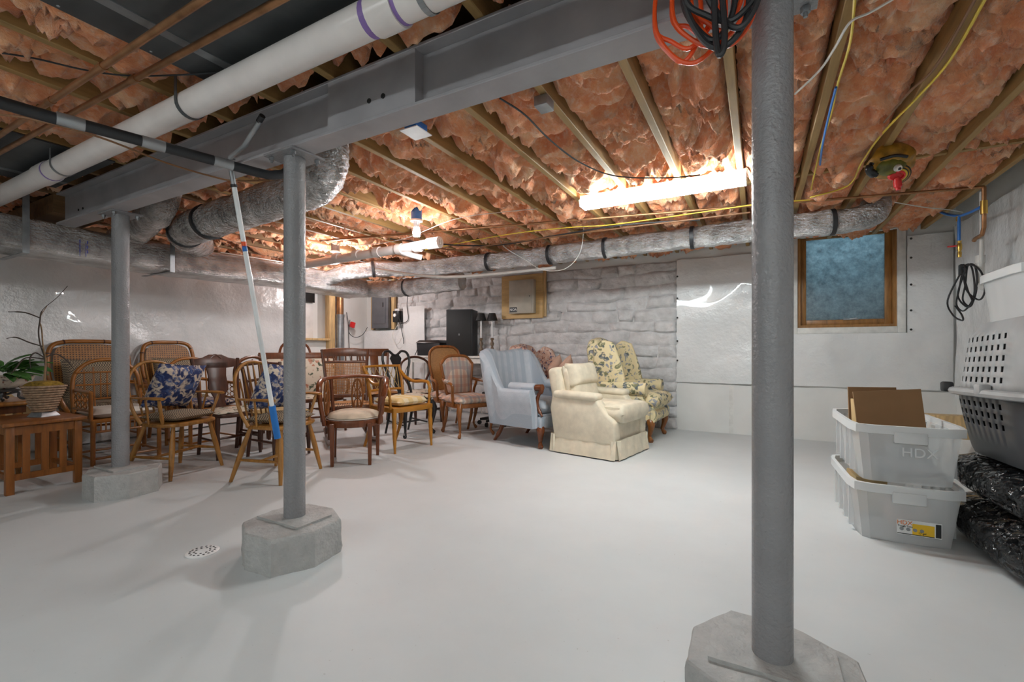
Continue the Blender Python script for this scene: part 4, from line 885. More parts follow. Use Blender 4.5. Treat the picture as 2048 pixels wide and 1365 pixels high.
def wing_chair(loc, rz, label, f, m, h=1.15):
    t = T('wing_chair', label, 'armchair', loc, rz)
    G().box((0, .0, .31), (.66, .62, .18)).build('base', f, t, bev=.03, seg=3)
    G().tube([(-.33, .3, .29), (.33, .3, .29)], .07, 12, sq=(1, .5)).build('front_apron', f, t)
    bk = [(-.31, .3), (-.33, h - .12), (-.22, h - .01), (0, h + .02), (.22, h - .01), (.33, h - .12), (.31, .3)]
    G().prism([(x, z) for x, z in bk], .13, Matrix.Translation((0, -.22, 0)) @ Matrix(((1, 0, 0, 0), (0, -.14, -1, 0), (0, 1, 0, 0), (0, 0, 0, 1)))).build('back', f, t, bev=.04, seg=4)
    for sx in (-1, 1):
        wg = [(-.40, .52), (-.08, .56), (-.03, .66), (-.06, .80), (-.10, .93), (-.17, h - .05), (-.30, h - .01), (-.42, h - .1)]
        G().prism(wg, .07, Matrix(((0, 0, 1, sx * .335 - .035), (1, 0, 0, .03), (0, 1, 0, 0), (0, 0, 0, 1)))).build('wing', f, t, bev=.028, seg=3)
        G().box((sx * .335, -.04, .42), (.09, .52, .36)).build('arm_panel', f, t, bev=.02, seg=3)
        G().tube([(sx * .345, -.28, .60), (sx * .35, .24, .595)], [.07, .078], 16).build('arm_roll', f, t)
        cabriole(sx * .28, .25, .26, m, t, .05, .036); G().tube(crom([(sx * .27, -.26, .26), (sx * .275, -.3, .12), (sx * .28, -.38, 0)], 5), [.028, .024, .018], 8).build('leg', m, t)
    G().pillow(.56, .60, .18, Matrix.Translation((0, .04, .46)), 14, 6).build('seat_cushion', f, t, ang=80, weld=True)
    G().pillow(.72, .24, .18, Matrix.Translation((0, .255, .46)), 14, 4).build('cushion_front', f, t, ang=80, weld=True)
wing_chair((-1.31, 5.5, 0), face(1, -.06), 'yellow floral high wingback chair behind the cream club chair', 'yellow_floral', 'fruitwood', 1.17)
wing_chair((-2.53, 5.7, 0), face(1, -.1), 'pink floral wingback chair behind the blue channel back chair', 'pink_floral', 'dark_wood', 1.1)
for i, (dx, dy, lab) in enumerate(((-.02, .1, 'small peach ruffled pillow leaning in the pink floral chair by its wing'), (.22, -.12, 'small peach ruffled pillow on the front of the pink floral chair'))):
    cush('throw_pillow', lab, (-2.45 + dx, 5.68 + dy, .565), face(1, -.1), .34, .32, .13, 'peach_fabric', Matrix.Rotation(math.radians(68), 4, 'X') @ Matrix.Rotation(PI / 4, 4, 'Z'), z=.2, p=2.5)

# ------------------------------------------------------------------ rattan chairs
def node_rings(g, P, r, step=7):
    for i in range(3, len(P) - 3, step): d = (P[i + 1] - P[i]).normalized() * .006; g.tube([P[i] - d, P[i] + d], r, 8)
def rattan_high(loc, rz, label, W, H, pad):
    t = T('rattan_chair', label, 'chair', loc, rz, 'high back rattan chairs'); m = 'bamboo'; w = W / 2
    lean = lambda z: -.22 - .17 * (z - .4)
    fr = [(-w * .72, .40), (-w * .88, .6), (-w, .8), (-w * .96, H - .1), (-w * .7, H - .015), (0, H), (w * .7, H - .015), (w * .96, H - .1), (w, .8), (w * .88, .6), (w * .72, .40)]
    P = crom([(x, lean(z), z) for x, z in fr], 6); G().tube(P, .021, 10).build('back_frame', m, t)
    g = G(); node_rings(g, P, .0235, 8); g.build('binding', 'dark_wood', t)
    Pi = [Vector((p.x * .88, p.y + .005, .42 + (p.z - .42) * .955)) for p in P]; n = len(Pi); c0 = Vector((0, lean(.75), .75)); G().add([tuple(p) for p in Pi] + [tuple(c0)], [(i, (i + 1) % n, n) for i in range(n)]).build('cane_panel', 'rattan_cane', t)
    slab(dseat(W * .95, .5), .37, .41, 'seat_frame', m, t, .012)
    for sx in (-1, 1):
        G().tube(crom([(sx * w * .97, lean(.68), .68), (sx * (w + .05), -.05, .66), (sx * (w + .05), .16, .62), (sx * (w + .01), .23, .5), (sx * w * .9, .22, .36), (sx * w * .88, .23, 0)], 6), .02, 10).build('arm', m, t)
        turned((sx * w * .75, -.22, .40), (sx * w * .8, -.27, 0), [.019, .018, .018], 'leg', m, t); turned((sx * w * .9, .2, .14), (sx * w * .8, -.25, .14), [.012, .012], 'stretcher', m, t, 8)
    G().pillow(W * .9, .48, .11, Matrix.Translation((0, .0, .455)), 12, 5).build('seat_pad', 'gingham', t, ang=80, weld=True)
    if pad: G().pillow(W * .8, .46, .13, Matrix.Translation((0, -.17, .72)) @ Matrix.Rotation(PI / 2 + .17, 4, 'X'), 12, 4).build('back_pad', 'gingham', t, ang=80, weld=True)
rattan_high((-6.03, 2.1, 0), face(1, -.05), 'wide high back rattan chair with cane panel behind the bamboo armchair', .66, 1.13, True)
rattan_high((-6.03, 2.85, 0), face(1, -.02), 'narrower high back rattan chair with cane panel against the plastic sheet', .54, 1.13, True)
def bamboo_chair(loc, rz, label, cush_mat):
    t = T('bamboo_armchair', label, 'chair', loc, rz, 'bamboo armchairs'); m = 'bamboo'
    for sx in (-1, 1):
        for sy in (-1, 1): G().tube([(sx * .25, sy * .23, 0), (sx * .25, sy * .23, .40)], .018, 10).build('leg', m, t)
        for z in (.06, .30): G().tube([(sx * .25, -.23, z), (sx * .25, .23, z)], .011, 8).build('side_rail', m, t)
        g = G()
        for i in range(3):
            for j in range(3): g.tube([(sx * .262, -.14 + .115 * i + .04 * math.cos(a), .53 + .055 * j + .026 * math.sin(a)) for a in [2 * PI * q / 10 for q in range(10)]], .005, 6, closed=True)
        g.tube([(sx * .262, -.2, .49), (sx * .262, .22, .49)], .011, 8); g.build('arm_fretwork', m, t)
        G().tube(crom([(sx * .24, -.22, .66), (sx * .268, -.08, .665), (sx * .268, .1, .66), (sx * .262, .225, .655)], 5), .017, 10).build('arm', m, t); G().tube([(sx * .262, .22, .40), (sx * .262, .22, .66)], .016, 10).build('arm_post', m, t)
    for sy in (-1, 1):
        for z in (.06, .30): G().tube([(-.25, sy * .23, z), (.25, sy * .23, z)], .011, 8).build('cross_rail', m, t)
    g = G()
    for i in range(14): g.tube([(-.23 + .0355 * i, .235, .305), (-.23 + .0355 * i, .235, .385)], .006, 6)
    for i in range(13): g.tube([(-.255, -.21 + .035 * i, .305), (-.255, -.21 + .035 * i, .385)], .006, 6)
    g.build('gallery', m, t); G().box((0, 0, .395), (.53, .49, .035)).build('seat_frame', m, t, bev=.014, seg=3)
    hoop = crom([(-.25, -.22, .40), (-.262, -.24, .62), (-.24, -.265, .80), (-.14, -.285, .91), (0, -.29, .94), (.14, -.285, .91), (.24, -.265, .80), (.262, -.24, .62), (.25, -.22, .40)], 6); G().tube(hoop, .018, 10).build('hoop', m, t)
    for x in (-.17, -.1, .1, .17): G().tube([(x, -.225, .42), (x, -.28, .90 - abs(x) * .3)], .008, 6).build('back_bar', m, t)
    for z in (.56, .70, .82): G().tube([(-.235, -.25, z), (.235, -.25, z)], .008, 6).build('back_bar', m, t)
    for x in (-.05, 0, .05): G().tube([(x, -.25, .56), (x, -.26, .82)], .006, 6).build('back_bar', m, t)
    G().pillow(.50, .46, .09, Matrix.Translation((0, .0, .455)), 12, 6).build('seat_pad', cush_mat, t, ang=80, weld=True)
bamboo_chair((-5.44, 2.02, 0), face(1, -.04), 'bamboo armchair with fretwork arms behind the column by the end table', 'white_cushion')
bamboo_chair((-5.42, 2.78, 0), face(1, .02), 'bamboo armchair half hidden behind the carved dark chair', 'blue_floral')

# ------------------------------------------------------------------ other wooden chairs
def side_chair(loc, rz, name, label, m, back, H, seat_mat, W=.44, seat_z=.43, rocker=False):
    t = T(name, label, 'chair', loc, rz); w = W / 2; lean = lambda z: -.19 - .2 * (z - seat_z)
    slab(dseat(W, .42), seat_z - .04, seat_z, 'seat_frame', m, t, .008); G().pillow(W - .03, .40, .06, Matrix.Translation((0, 0, seat_z + .005)), 10, 4).build('seat_pad', seat_mat, t, ang=80, weld=True)
    zb = .07 if rocker else 0
    for sx in (-1, 1):
        turned((sx * (w - .035), .16, seat_z - .03), (sx * (w - .03), .175, zb), [.02, .022, .016, .021, .018, .014], 'leg', m, t); turned((sx * (w - .05), -.18, seat_z - .02), (sx * (w - .05), -.24, zb), [.019, .018, .016], 'leg', m, t)
        turned((sx * (w - .033), .165, .17), (sx * (w - .05), -.21, .17), [.01, .012, .01], 'stretcher', m, t, 8)
        if rocker: G().tube(crom([(sx * (w - .03), .36, .07), (sx * (w - .03), .16, .03), (sx * (w - .04), -.1, .022), (sx * (w - .05), -.42, .09)], 6), .018, 8, sq=(1.3, .7)).build('rocker_rail', m, t)
    turned((-(w - .035), .17, .2), (w - .035, .17, .2), [.01, .013, .01], 'stretcher', m, t, 8)
    def bt(pts, r, nm, mm=None, cl=False, n=5): G().tube(crom([(x, lean(z), z) for x, z in pts], n, cl), r, 8, closed=cl).build(nm, mm or m, t)
    def board(poly, nm, mm=None, th=.02): G().prism(poly, th, Matrix.Translation((0, lean(0) + .008, 0)) @ Matrix(((1, 0, 0, 0), (0, -.2, -1, 0), (0, 1, 0, 0), (0, 0, 0, 1)))).build(nm, mm or m, t, bev=.004)
    if back in ('carved', 'caned', 'slat', 'post', 'settee'):
        for sx in (-1, 1): bt([(sx * (w - .05), seat_z - .02), (sx * (w - .04), (seat_z + H) / 2), (sx * (w - .01), H - .02)], .018, 'stile')
    if back == 'carved':
        board([(-.09, H - .12), (-w, H - .10), (-w, H - .03), (-.12, H - .01), (-.06, H + .02), (.06, H + .02), (.12, H - .01), (w, H - .03), (w, H - .10), (.09, H - .12)], 'crest_rail')
        board([(-.06, seat_z), (-.05, seat_z + .12), (-.095, seat_z + .22), (-.085, seat_z + .34), (-.1, H - .06), (.1, H - .06), (.085, seat_z + .34), (.095, seat_z + .22), (.05, seat_z + .12), (.06, seat_z)], 'splat')
        for s_ in (-1, 1):
            for k, (rx_, rz_) in enumerate(((.045, H - .13), (.05, seat_z + .30), (.04, seat_z + .2))): bt([(s_ * .04 + .03 * math.cos(a), rz_ + .03 * math.sin(a)) for a in [q * .75 for q in range(8)]], .007, 'carving', n=3)
        bt([(-.05, H - .02), (0, H + .015), (.05, H - .02)], .012, 'carving')
    if back == 'caned':
        board([(-w, H - .10), (-w, H - .02), (-.1, H), (.1, H), (w, H - .02), (w, H - .10)], 'crest_rail'); board([(-w + .02, H - .18), (-w + .02, H - .15), (w - .02, H - .15), (w - .02, H - .18)], 'back_rail'); board([(-w + .03, seat_z + .06), (-w + .03, seat_z + .1), (w - .03, seat_z + .1), (w - .03, seat_z + .06)], 'back_rail')
        for i in range(7): x = -w + .07 + i * (W - .14) / 6; bt([(x, H - .155), (x, H - .125), (x, H - .095)], .009, 'spindle', n=2)
        board([(-w + .035, seat_z + .1), (-w + .025, H - .18), (w - .025, H - .18), (w - .035, seat_z + .1)], 'cane_panel', 'cane', .004)
    if back == 'slat':
        board([(-w, H - .11), (-w, H), (w, H), (w, H - .11)], 'crest_rail'); board([(-.05, seat_z), (-.06, H - .1), (.06, H - .1), (.05, seat_z)], 'splat')
        for x in (-.12, .12): bt([(x, seat_z), (x, H - .1)], .01, 'spindle')
    if back == 'post':
        for z in (H - .04, H - .2, H - .36): bt([(-w + .02, z), (0, z + .015), (w - .02, z)], .014, 'ladder_slat')
    if back == 'settee':
        board([(-w, H - .08), (-w, H), (w, H), (w, H - .08)], 'crest_rail'); board([(-w + .03, seat_z + .06), (-w + .03, H - .08), (w - .03, H - .08), (w - .03, seat_z + .06)], 'back_pad', 'ivory_floral', .04)
        for sx in (-1, 1): G().tube(crom([(sx * (w - .03), lean(.7), .68), (sx * (w + .01), .0, .66), (sx * (w + .01), .17, .62), (sx * (w - .02), .17, .43)], 5), .018, 8).build('arm', m, t)
    if back == 'balloon': bt([(-.12, seat_z), (-.13, seat_z + .1), (-w + .0, seat_z + .3), (-w * .8, H - .06), (0, H), (w * .8, H - .06), (w, seat_z + .3), (.13, seat_z + .1), (.12, seat_z)], .018, 'back_frame'); bt([(-.13, seat_z + .14), (0, seat_z + .17), (.13, seat_z + .14)], .015, 'back_rail')
    if back == 'bent':
        bt([(-w + .03, seat_z), (-w, (seat_z + H) / 2), (-w * .8, H - .08), (0, H), (w * .8, H - .08), (w, (seat_z + H) / 2), (w - .03, seat_z)], .018, 'back_frame')
        for x in (-.12, -.06, 0, .06, .12): bt([(x, seat_z), (x * 1.1, H - .03 - abs(x) * .3)], .008, 'spindle')
    return t
side_chair((-4.62, 2.62, 0), face(1, -.05), 'carved_chair', 'dark mahogany chair with carved crest and splat between the windsor chairs', 'dark_wood', 'carved', .97, 'ivory_floral', .46)
side_chair((-4.13, 2.82, 0), face(1, .05), 'ladder_back_chair', 'dark turned post chair with woven rush seat behind the windsor chair', 'dark_wood', 'post', .93, 'rush', .44)
side_chair((-4.06, 3.62, 0), face(.84, -.54), 'rocking_chair', 'walnut rocking chair with caned back and spindle gallery', 'walnut', 'caned', 1.06, 'cane', .54, .42, True)
side_chair((-4.66, 4.72, 0), face(.9, -.4), 'slat_back_chair', 'brown wooden chair with wide flat crest behind the rocking chair', 'walnut', 'slat', 1.05, 'oak', .46)
side_chair((-4.23, 5.1, 0), face(.9, -.4), 'balloon_back_chair', 'dark round balloon back chair in front of the black storage box', 'dark_wood', 'balloon', .93, 'ivory_floral', .46)
side_chair((-5.0, 3.75, 0), face(.9, -.4), 'settee', 'wooden framed settee with leafy ivory upholstered back', 'walnut', 'settee', 1.0, 'ivory_floral', .95)
side_chair((-5.72, 4.25, 0), face(.95, -.3), 'spindle_back_chair', 'reddish spindle back chair below the boarded opening', 'mahogany', 'bent', 1.16, 'oak', .46)
side_chair((-4.72, 3.08, 0), face(1, 0), 'bow_back_chair', 'brown bow back chair half hidden behind the carved chair', 'walnut', 'bent', .96, 'ivory_floral', .44)

# ------------------------------------------------------------------ tables and plants
et = T('end_table', 'small slatted mission oak end table holding the wicker planter', 'table', (-4.96, 1.31, 0), 0); m = 'mission_oak'
G().box((0, 0, .505), (.60, .46, .026)).build('top', m, et, bev=.004)
for sx in (-1, 1):
    for sy in (-1, 1): G().box((sx * .25, sy * .185, .246), (.045, .045, .492)).build('leg', m, et, bev=.003)
    G().box((sx * .25, 0, .455), (.025, .33, .06)).build('apron', m, et); G().box((sx * .25, 0, .12), (.025, .33, .045)).build('stretcher', m, et)
    for k in (-.1, 0, .1): G().box((sx * .25, k, .285), (.014, .04, .29)).build('slat', m, et)
for sy in (-1, 1): G().box((0, sy * .185, .455), (.46, .022, .06)).build('apron', m, et); G().box((0, sy * .185, .12), (.46, .022, .04)).build('stretcher', m, et)
tt = T('side_table', 'round edged wooden table with turned legs under the china planter', 'table', (-5.62, .98, 0)); G().box((0, 0, .60), (.62, .95, .035)).build('top', 'oak', tt, bev=.016, seg=4); G().box((0, 0, .55), (.5, .8, .06)).build('apron', 'walnut', tt)
for sx in (-1, 1):
    for sy in (-1, 1): turned((sx * .22, sy * .36, .53), (sx * .22, sy * .36, 0), [.03, .032, .02, .028, .024, .02, .026, .018, .015], 'leg', 'oak', tt)
def leaves(t, n, r0, z0, mats, seed, L=(.08, .16), droop=.5):
    rnd = random.Random(seed); protos = []
    for k in range(3):
        l = L[0] + (L[1] - L[0]) * k / 2; g = G(); wd = l * .2
        def fn(u, v): return (l * u, wd * math.sin(PI * min(1, u * .96 + .04)) ** .8 * (2 * v - 1), l * (.35 * u - droop * u * u) - .25 * wd * abs(2 * v - 1))
        o = g.grid(6, 2, fn).build('leaf', mats, t); protos.append(o)
    for i in range(n):
        o = protos[i % 3] if i < 3 else protos[i % 3].copy()
        if i >= 3: COL.objects.link(o); o.parent = t
        a = rnd.uniform(0, 2 * PI); rr = r0 * rnd.random() ** .6
        o.location = (rr * math.cos(a), rr * math.sin(a), z0 + rnd.uniform(-.01, .07)); o.rotation_euler = (rnd.uniform(-.5, .5), rnd.uniform(-.7, .2), a + rnd.uniform(-.6, .6))
wk = T('wicker_planter', 'square flared wicker planter with moss on the oak end table', 'planter', (-4.95, 1.37, .518), .35)
g = G()
for k in range(11):
    z_ = .045 + k * .019; h_ = .045 + k * .0046; g.tube(crom([(-h_, -h_, z_), (h_, -h_, z_ + .002), (h_, h_, z_), (-h_, h_, z_ + .002)], 4, True), .009, 6, closed=True)
g.build('basket', 'wicker', wk); G().box((0, 0, .022), (.14, .14, .044), top=(.09, .09)).build('foot', 'galvanized', wk, bev=.004); G().box((0, 0, .13), (.08, .08, .19), top=(.15, .15)).build('liner', 'wicker', wk)
G().pillow(.185, .185, .1, Matrix.Translation((0, 0, .23)), 10, 4).build('moss', 'moss', wk, ang=80)
br = [[(0, 0, .2), (.01, .0, .34), (-.01, .02, .45), (-.05, .03, .55), (-.09, .05, .68), (-.12, .06, .78), (-.11, .1, .88)], [(0, 0, .2), (.005, .01, .36), (-.02, .02, .46), (-.06, .02, .56), (-.05, .0, .66), (-.01, -.02, .74), (-.04, .02, .84), (.04, .06, .94), (.09, .1, 1.04)], [(-.02, .02, .46), (-.05, -.02, .5), (-.03, -.07, .46), (.02, -.1, .38)], [(-.05, .03, .55), (-.09, -.03, .58), (-.13, -.09, .62), (-.16, -.13, .61)], [(-.02, .02, .46), (.02, .07, .49), (.05, .13, .43), (.06, .17, .36)], [(-.12, .06, .78), (-.18, 0, .82), (-.22, -.08, .82)], [(-.02, .02, .45), (-.1, -.05, .46), (-.12, -.1, .38), (-.1, -.14, .34)]]
for i, b in enumerate(br): G().tube(crom(b, 5), [.008 if i < 2 else .0045, .005, .0025], 6).build('branch', 'twig' if i < 1 else 'dark_twig', wk)
cb = T('china_planter', 'painted china bowl planter of green leaves on a carved black stand', 'planter', (-5.50, 1.24, .619))
G().lathe([(.1, .075), (.14, .08), (.14, .09), (.1, .1)], n=24).lathe([(.05, .03), (.06, .075)], n=16).build('stand_top', 'black_lacquer', cb)
for i in range(5):
    a = 2 * PI * i / 5; c, s_ = math.cos(a), math.sin(a); G().tube(crom([(.05 * c, .05 * s_, .05), (.12 * c, .12 * s_, .07), (.125 * c, .125 * s_, .03), (.15 * c, .15 * s_, .01), (.17 * c, .17 * s_, .022)], 4), .009, 6).build('stand_foot', 'black_lacquer', cb)
G().lathe([(.085, .1), (.12, .112), (.165, .15), (.18, .195), (.188, .2), (.178, .206), (.165, .2), (.16, .19), (.001, .19)], n=30, sx=.8, sy=1.25).build('bowl', 'china', cb)
leaves(cb, 64, .2, .21, 'leaf', 3, (.11, .22), .45)
tag(G().box((-6.2, 1.03, .47), (.02, .9, .9), rx=.7, ry=.1).build('plywood_sheet', 'cardboard_light'), 'tan board leaning against the plastic sheet behind the china planter', 'board')

# ------------------------------------------------------------------ shelf table with black things, by the stone wall
sh = T('console_table', 'white topped console table along the stone wall', 'table', (-4.15, 5.88, 0)); G().box((0, 0, .925), (1.7, .46, .03)).build('top', 'old_white_trim', sh, bev=.004)
for sx in (-1, 1):
    for sy in (-1, 1): G().box((sx * .8, sy * .19, .455), (.05, .05, .91)).build('leg', 'old_white_trim', sh)
for sy in (-1, 1): G().box((0, sy * .19, .87), (1.55, .025, .08)).build('apron', 'old_white_trim', sh)
sp = T('loudspeaker', 'tall black cabinet speaker on the white topped table', 'speaker', (-4.12, 5.92, .94), face(.35, -1)); G().box((0, 0, .36), (.42, .34, .72)).build('cabinet', 'speaker_black', sp, bev=.008); gr = G().box((0, .173, .36), (.38, .012, .68)).build('grille', 'shade_black', sp, bev=.004); G().box((-.0, .181, .33), (.012, .004, .03)).build('badge', 'pipe_steel', gr)
bxx = T('storage_box', 'black plastic storage box on the table beside the speaker', 'box', (-4.68, 5.9, .94), .1); G().box((0, 0, .1), (.42, .3, .2), top=(.44, .32)).build('body', 'speaker_black', bxx, bev=.008); G().box((0, 0, .225), (.47, .35, .05), top=(.38, .27)).build('lid', 'black_lacquer', bxx, bev=.008)
for i, x in enumerate((-3.72, -3.56)):
    lm = T('candlestick_lamp', ('candlestick lamp with black shade standing against the black speaker', 'candlestick lamp with black shade standing clear of the speaker')[i], 'lamp', (x, 5.85 + .06 * i, .94))
    G().lathe([(.05, 0), (.05, .015), (.025, .03), (.018, .07), (.032, .1), (.016, .14), (.03, .19), (.014, .23), (.03, .26), (.02, .275)], n=16).build('base', 'candle_brown', lm); G().lathe([(.013, .27), (.013, .56)], n=12).build('candle_tube', 'white_plastic', lm); G().lathe([(.085, .54), (.05, .65), (.046, .65), (.08, .54)], n=22).build('shade', 'shade_black', lm)
oc2 = T('swivel_base', 'black star shaped caster base under the table behind the plaid chair', 'chair base', (-3.2, 5.37, 0))
G().lathe([(.03, .08), (.03, .4)], n=12).build('stem', 'black_lacquer', oc2)
for i in range(5):
    a = 2 * PI * i / 5 - .3; c, s_ = math.cos(a), math.sin(a); G().tube([(0, 0, .1), (.2 * c, .2 * s_, .075)], [.03, .018], 8).build('spoke', 'black_lacquer', oc2); G().lathe([(.03, -.012), (.03, .012)], n=14, M=Matrix.Translation((.21 * c, .21 * s_, .03)) @ Matrix.Rotation(a, 4, 'Z') @ Matrix.Rotation(PI / 2, 4, 'X')).build('caster', 'black_rubber', oc2)
G().box((0, 0, .43), (.26, .26, .06)).build('seat_plate', 'black_lacquer', oc2, bev=.02)

# ------------------------------------------------------------------ totes, carrier, bags
def tote(loc, rz, label, L=.76, Wd=.50, H=.315, parts=True):
    t = T('storage_tote', label, 'tote', loc, rz, 'clear storage totes'); th = .004
    def walls(g, z0, z1, w0, l0, w1, l1, ins=0):
        n = 48
        def ring_(w, l, z):
            out = []
            for i in range(n):
                a = 2 * PI * i / n; c, s_ = math.cos(a), math.sin(a); mm = (abs(c) ** 9 + abs(s_) ** 9) ** (-1 / 9); k = 1 + (.012 if (i // 2) % 2 else 0)
                out.append((c * mm * w / 2 * k, s_ * mm * l / 2 * k, z))
            return out
        vs = ring_(w0, l0, z0) + ring_(w1, l1, z1) + ring_(w1 - 2 * th, l1 - 2 * th, z1) + ring_(w0 - 2 * th, l0 - 2 * th, z0 + th); fs = []
        for k in range(3): fs += [(k * n + i, k * n + (i + 1) % n, (k + 1) * n + (i + 1) % n, (k + 1) * n + i) for i in range(n)]
        fs += [tuple(range(n))[::-1], tuple(3 * n + i for i in range(n))]; return g.add(vs, fs)
    walls(G(), 0, H - .03, Wd * .80, L * .86, Wd * .93, L * .95).build('body', 'clear_tote', t, ang=30)
    rim = []
    for (w_, l_, z_) in ((Wd * .93, L * .95, H - .045), (Wd, L, H - .045), (Wd, L, H), (Wd * .92, L * .945, H)):
        for i in range(32):
            a = 2 * PI * i / 32; c, s_ = math.cos(a), math.sin(a); mm = (abs(c) ** 9 + abs(s_) ** 9) ** (-1 / 9); rim.append((c * mm * w_ / 2, s_ * mm * l_ / 2, z_))
    G().add(rim, [(k * 32 + i, k * 32 + (i + 1) % 32, ((k + 1) % 4) * 32 + (i + 1) % 32, ((k + 1) % 4) * 32 + i) for k in range(4) for i in range(32)]).build('rim', 'tote_rim', t, ang=30)
    if parts:
        for s_ in (-1, 1): G().bb((-.07, s_ * (L * .48), H - .09), (.07, s_ * (L * .505), H - .03)).build('handle', 'tote_rim', t, bev=.004)
        for s_ in (-1, 1):
            for k in (-.28, -.1, .1, .28): G().bb((s_ * Wd * .42, k * L - .012, .03), (s_ * Wd * .468, k * L + .012, H - .04)).build('rib', 'clear_tote', t)
    return t
TX, TY = .69, 3.48
lo = tote((TX, TY, 0), .03, 'lower clear plastic tote with yellow label beneath the other tote')
hi = tote((TX + .01, TY + .02, .318), .03, 'upper clear plastic tote holding cardboard pieces')
yf = -.345
lb = G().bb((-.045, yf - .002, .055), (.14, yf, .135)).build('label', 'paper_white', lo); lb['label'] = 'white and yellow product label'
G().bb((.02, yf - .003, .062), (.11, yf - .002, .118)).build('label_patch', 'label_yellow', lb); G().bb((.115, yf - .003, .06), (.137, yf - .002, .13)).build('barcode', 'ink', lb); G().bb((-.043, yf - .003, .058), (.11, yf - .002, .062)).build('label_rule', 'ink', lb)
RX = Matrix.Rotation(PI / 2, 4, 'X')
text('HDX', .03, 'logo', 'ink_orange', lb, Matrix.Translation((-.012, yf - .0035, .118)) @ RX); text('Tough Tote', .013, 'product_name', 'ink', lb, Matrix.Translation((-.01, yf - .0035, .1)) @ RX); text('17 gal', .014, 'volume', 'ink', lb, Matrix.Translation((.06, yf - .0045, .072)) @ RX)
for i in range(4): G().lathe([(.009, 0), (.009, .0015)], n=12, M=Matrix.Translation((-.025 + .028 * i, yf - .003, .085)) @ RX).build('icon', 'galvanized', lb)
text('HDX', .07, 'embossed_logo', 'tote_rim', hi, Matrix.Translation((.04, yf - .02, .175)) @ RX, .002)
cbm = T('cardboard_sheet', 'folded brown cardboard box standing in the upper tote', 'cardboard', (TX - .0, TY + .0, .33), .1)
G().box((.005, -.02, .24), (.33, .012, .46), rx=-.06, ry=-.09).build('panel', 'cardboard', cbm); G().box((-.035, .15, .245), (.25, .012, .46), rx=-.04, ry=-.02).build('panel', 'cardboard', cbm); G().box((-.142, .065, .21), (.012, .14, .38), ry=-.04).build('side_flap', 'cardboard_light', cbm)
dk = T('dark_bundle', 'dark grey folded item lying inside the upper tote', 'bundle', (TX + .02, TY - .17, .335)); G().pillow(.34, .22, .1, Matrix.Translation((0, 0, .05)), 10, 3).build('fold', 'panel_grey', dk, ang=80); G().box((.03, .0, .12), (.2, .1, .05), ry=.3).build('flap', 'panel_grey', dk, bev=.01)
bk = T('book_stack', 'pale boxes lying inside the lower tote', 'boxes', (TX, TY + .1, .01)); G().box((-.075, .1, .12), (.16, .24, .22), rz=.06).build('box', 'cardboard_light', bk, bev=.004); G().box((.075, -.1, .08), (.17, .24, .14)).build('box', 'peach_fabric', bk, bev=.004)
tag(G().box((1.25, 5.4, .36), (1.0, .14, .2)).box((1.0, 5.4, .13), (.08, .12, .26)).box((1.5, 5.4, .13), (.08, .12, .26)).build('timber_trestle', 'pine', bev=.004), 'low pine trestle behind the totes and black bags', 'trestle')
def bag(loc, w, d, h, label, seed):
    t = T('black_bag', label, 'bag', loc, .04); g = G(); n = 30
    def pt(a, e):
        c, s_ = math.cos(a), math.sin(a); ce, se = math.cos(e), math.sin(e); k = (abs(c) ** 4 + abs(s_) ** 4) ** (-.25); q = (abs(ce) ** 3 + abs(se) ** 3) ** (-1 / 3)
        p = Vector((c * k * ce * q * w / 2, s_ * k * ce * q * d / 2, h / 2 + se * q * h / 2)); nn = noise.fractal(p * 7 + Vector((seed, 0, 0)), .7, 2, 4); rr = abs(noise.noise(p * 11 + Vector((0, seed, 0))))
        p *= 1 + .05 * nn; p.x += .02 * (rr - .3) * c; p.y += .02 * (rr - .3) * s_; p.z = max(.003, min(h * 1.0, p.z)); return p
    g.grid(80, 26, lambda u, v: pt(2 * PI * u, -PI / 2 + PI * v)); g.build('wrap', 'black_bag', t, ang=60)
    G().tube(crom([(-w * .45, -d * .46, h * .5), (0, -d * .5, h * .55), (w * .45, -d * .46, h * .5)], 8), .006, 6).build('seam', 'black_gloss', t)
bag((1.31, 3.1, 0), .72, 1.2, .25, 'glossy black plastic bag lying on the floor under another bag', 1)
bag((1.32, 3.15, .252), .7, 1.15, .22, 'glossy black plastic bag stacked between the floor bag and pet carrier', 5)
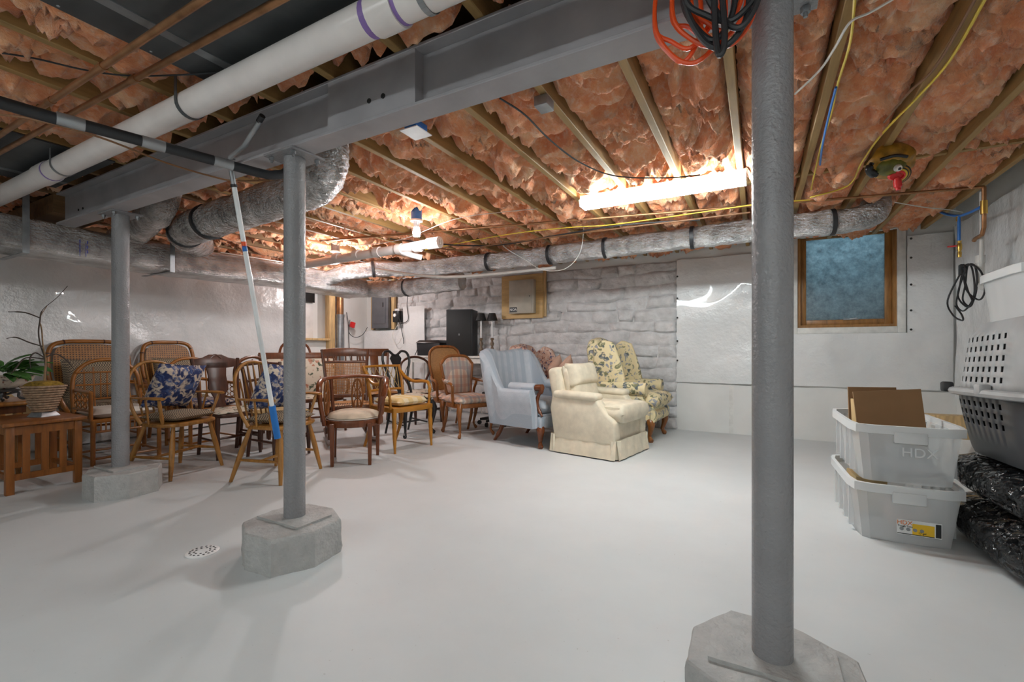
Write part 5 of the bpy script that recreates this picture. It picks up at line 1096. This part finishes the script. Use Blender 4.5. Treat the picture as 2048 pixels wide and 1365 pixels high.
def carrier(loc, rot):
    t = T('pet_carrier', 'large grey and black plastic pet carrier on the black bags', 'pet carrier', loc); t.rotation_euler = rot
    L, Wd, H0, H1 = 1.02, .62, .34, .72
    def prof(z):
        if z < H0: k = z / H0; return .80 + .17 * k ** .7
        k = (z - H0) / (H1 - H0); return .95 - .13 * k - .12 * max(0, k - .8) / .2
    ys = [.36 - .075 * i for i in range(8)]
    yl = sorted({-.49, -.40, -.3, .41, .46, .495} | {y + d for y in ys for d in (-.017, .017)})
    def side(y): return (1 - abs(y / .5) ** 6) ** (1 / 6)
    left = [(-side(y), y / .5) for y in yl]; ring0 = left + [(x, (1 - abs(x) ** 6) ** (1 / 6)) for x in (-.6, -.2, .2, .6)] + [(-x, y) for x, y in left[::-1]] + [(x, -(1 - abs(x) ** 6) ** (1 / 6)) for x in (.6, .2, -.2, -.6)]
    n = len(ring0); hole_y = [any(abs((yl[k] + yl[k + 1]) / 2 - y) < .01 for y in ys) for k in range(len(yl) - 1)]
    def shellpart(z0, z1, mat, name, rows, cap):
        zs = sorted({z0 + (z1 - z0) * i / 6 for i in (0, 6)} | {z + d for z in rows for d in (-.014, .014)} | ({z1 - .05, z1 - .02} if cap == 'top' else {z0 + .03, z0 + .08})); vs = []; fs = []
        for k, z in enumerate(zs):
            for x, y in ring0: vs.append((x * Wd / 2 * prof(z), y * L / 2 * prof(z), z))
        m_ = len(yl) - 1
        for k in range(len(zs) - 1):
            hz = any(abs((zs[k] + zs[k + 1]) / 2 - z) < .008 for z in rows)
            for i in range(n):
                q = i if i < m_ else (m_ - 1 - (i - (m_ + 5)) if m_ + 5 <= i < 2 * m_ + 5 else None)
                if hz and q is not None and hole_y[q]: continue
                fs.append((k * n + i, k * n + (i + 1) % n, (k + 1) * n + (i + 1) % n, (k + 1) * n + i))
        o_ = (len(zs) - 1) * n; fs.append(tuple(o_ + i for i in range(n)) if cap == 'top' else tuple(range(n))[::-1])
        b = G().add(vs, fs).build(name, mat, t, ang=50); md = b.modifiers.new('thickness', 'SOLIDIFY'); md.thickness = .005; md.offset = -1
    shellpart(0, H0, 'carrier_dark', 'lower_shell', (.18, .23, .28), 'bottom'); shellpart(H0, H1, 'carrier_grey', 'upper_shell', (.41, .465, .52, .575, .63), 'top')
    rim = [(math.cos(a) * (abs(math.cos(a)) ** 6 + abs(math.sin(a)) ** 6) ** (-1 / 6) * Wd / 2 * 1.03, math.sin(a) * (abs(math.cos(a)) ** 6 + abs(math.sin(a)) ** 6) ** (-1 / 6) * L / 2 * 1.02, H0) for a in [2 * PI * i / 44 for i in range(44)]]
    G().tube(rim, .022, 8, closed=True).build('rim', 'carrier_grey', t)
    for y in (.44, -.05): G().box((-Wd / 2 * 1.03, y, H0 + .02), (.05, .07, .06)).build('latch', 'carrier_grey' if y < 0 else 'black_rubber', t, bev=.012)
carrier((1.32, 3.2, .48), (-.04, 0, 0))
ut = tote((1.37, 3.5, 1.205), -.04, 'clear plastic tote standing on top of the pet carrier', .60, .42, .28, False)

# ------------------------------------------------------------------ soft insulation gives way to the pipes, wires and fittings that press into it
from mathutils.bvhtree import BVHTree
bpy.context.view_layer.update()
bv, bf = [], []
for o in S.objects:
    root = o
    while root.parent: root = root.parent
    if o.type != 'MESH' or root.get('kind') == 'structure' or root.name.startswith('vapor_barrier'): continue
    W = [o.matrix_world @ v.co for v in o.data.vertices]
    if not W or max(p.z for p in W) < 2.2: continue
    n0 = len(bv); bv += W; bf += [tuple(i + n0 for i in p.vertices) for p in o.data.polygons]
press = BVHTree.FromPolygons(bv, bf); down = Vector((0, 0, -1))
for o in ceiling.children:
    if not o.name.startswith('insulation_batt'): continue
    for v in o.data.vertices:
        zt = v.co.z
        for dx in (-.02, 0, .02):
            for dy in (-.02, 0, .02):
                h = press.ray_cast(Vector((v.co.x + dx, v.co.y + dy, 2.53)), down, .4)[0]
                if h and h.z + .005 > zt: zt = min(2.535, h.z + .005)
        v.co.z = zt
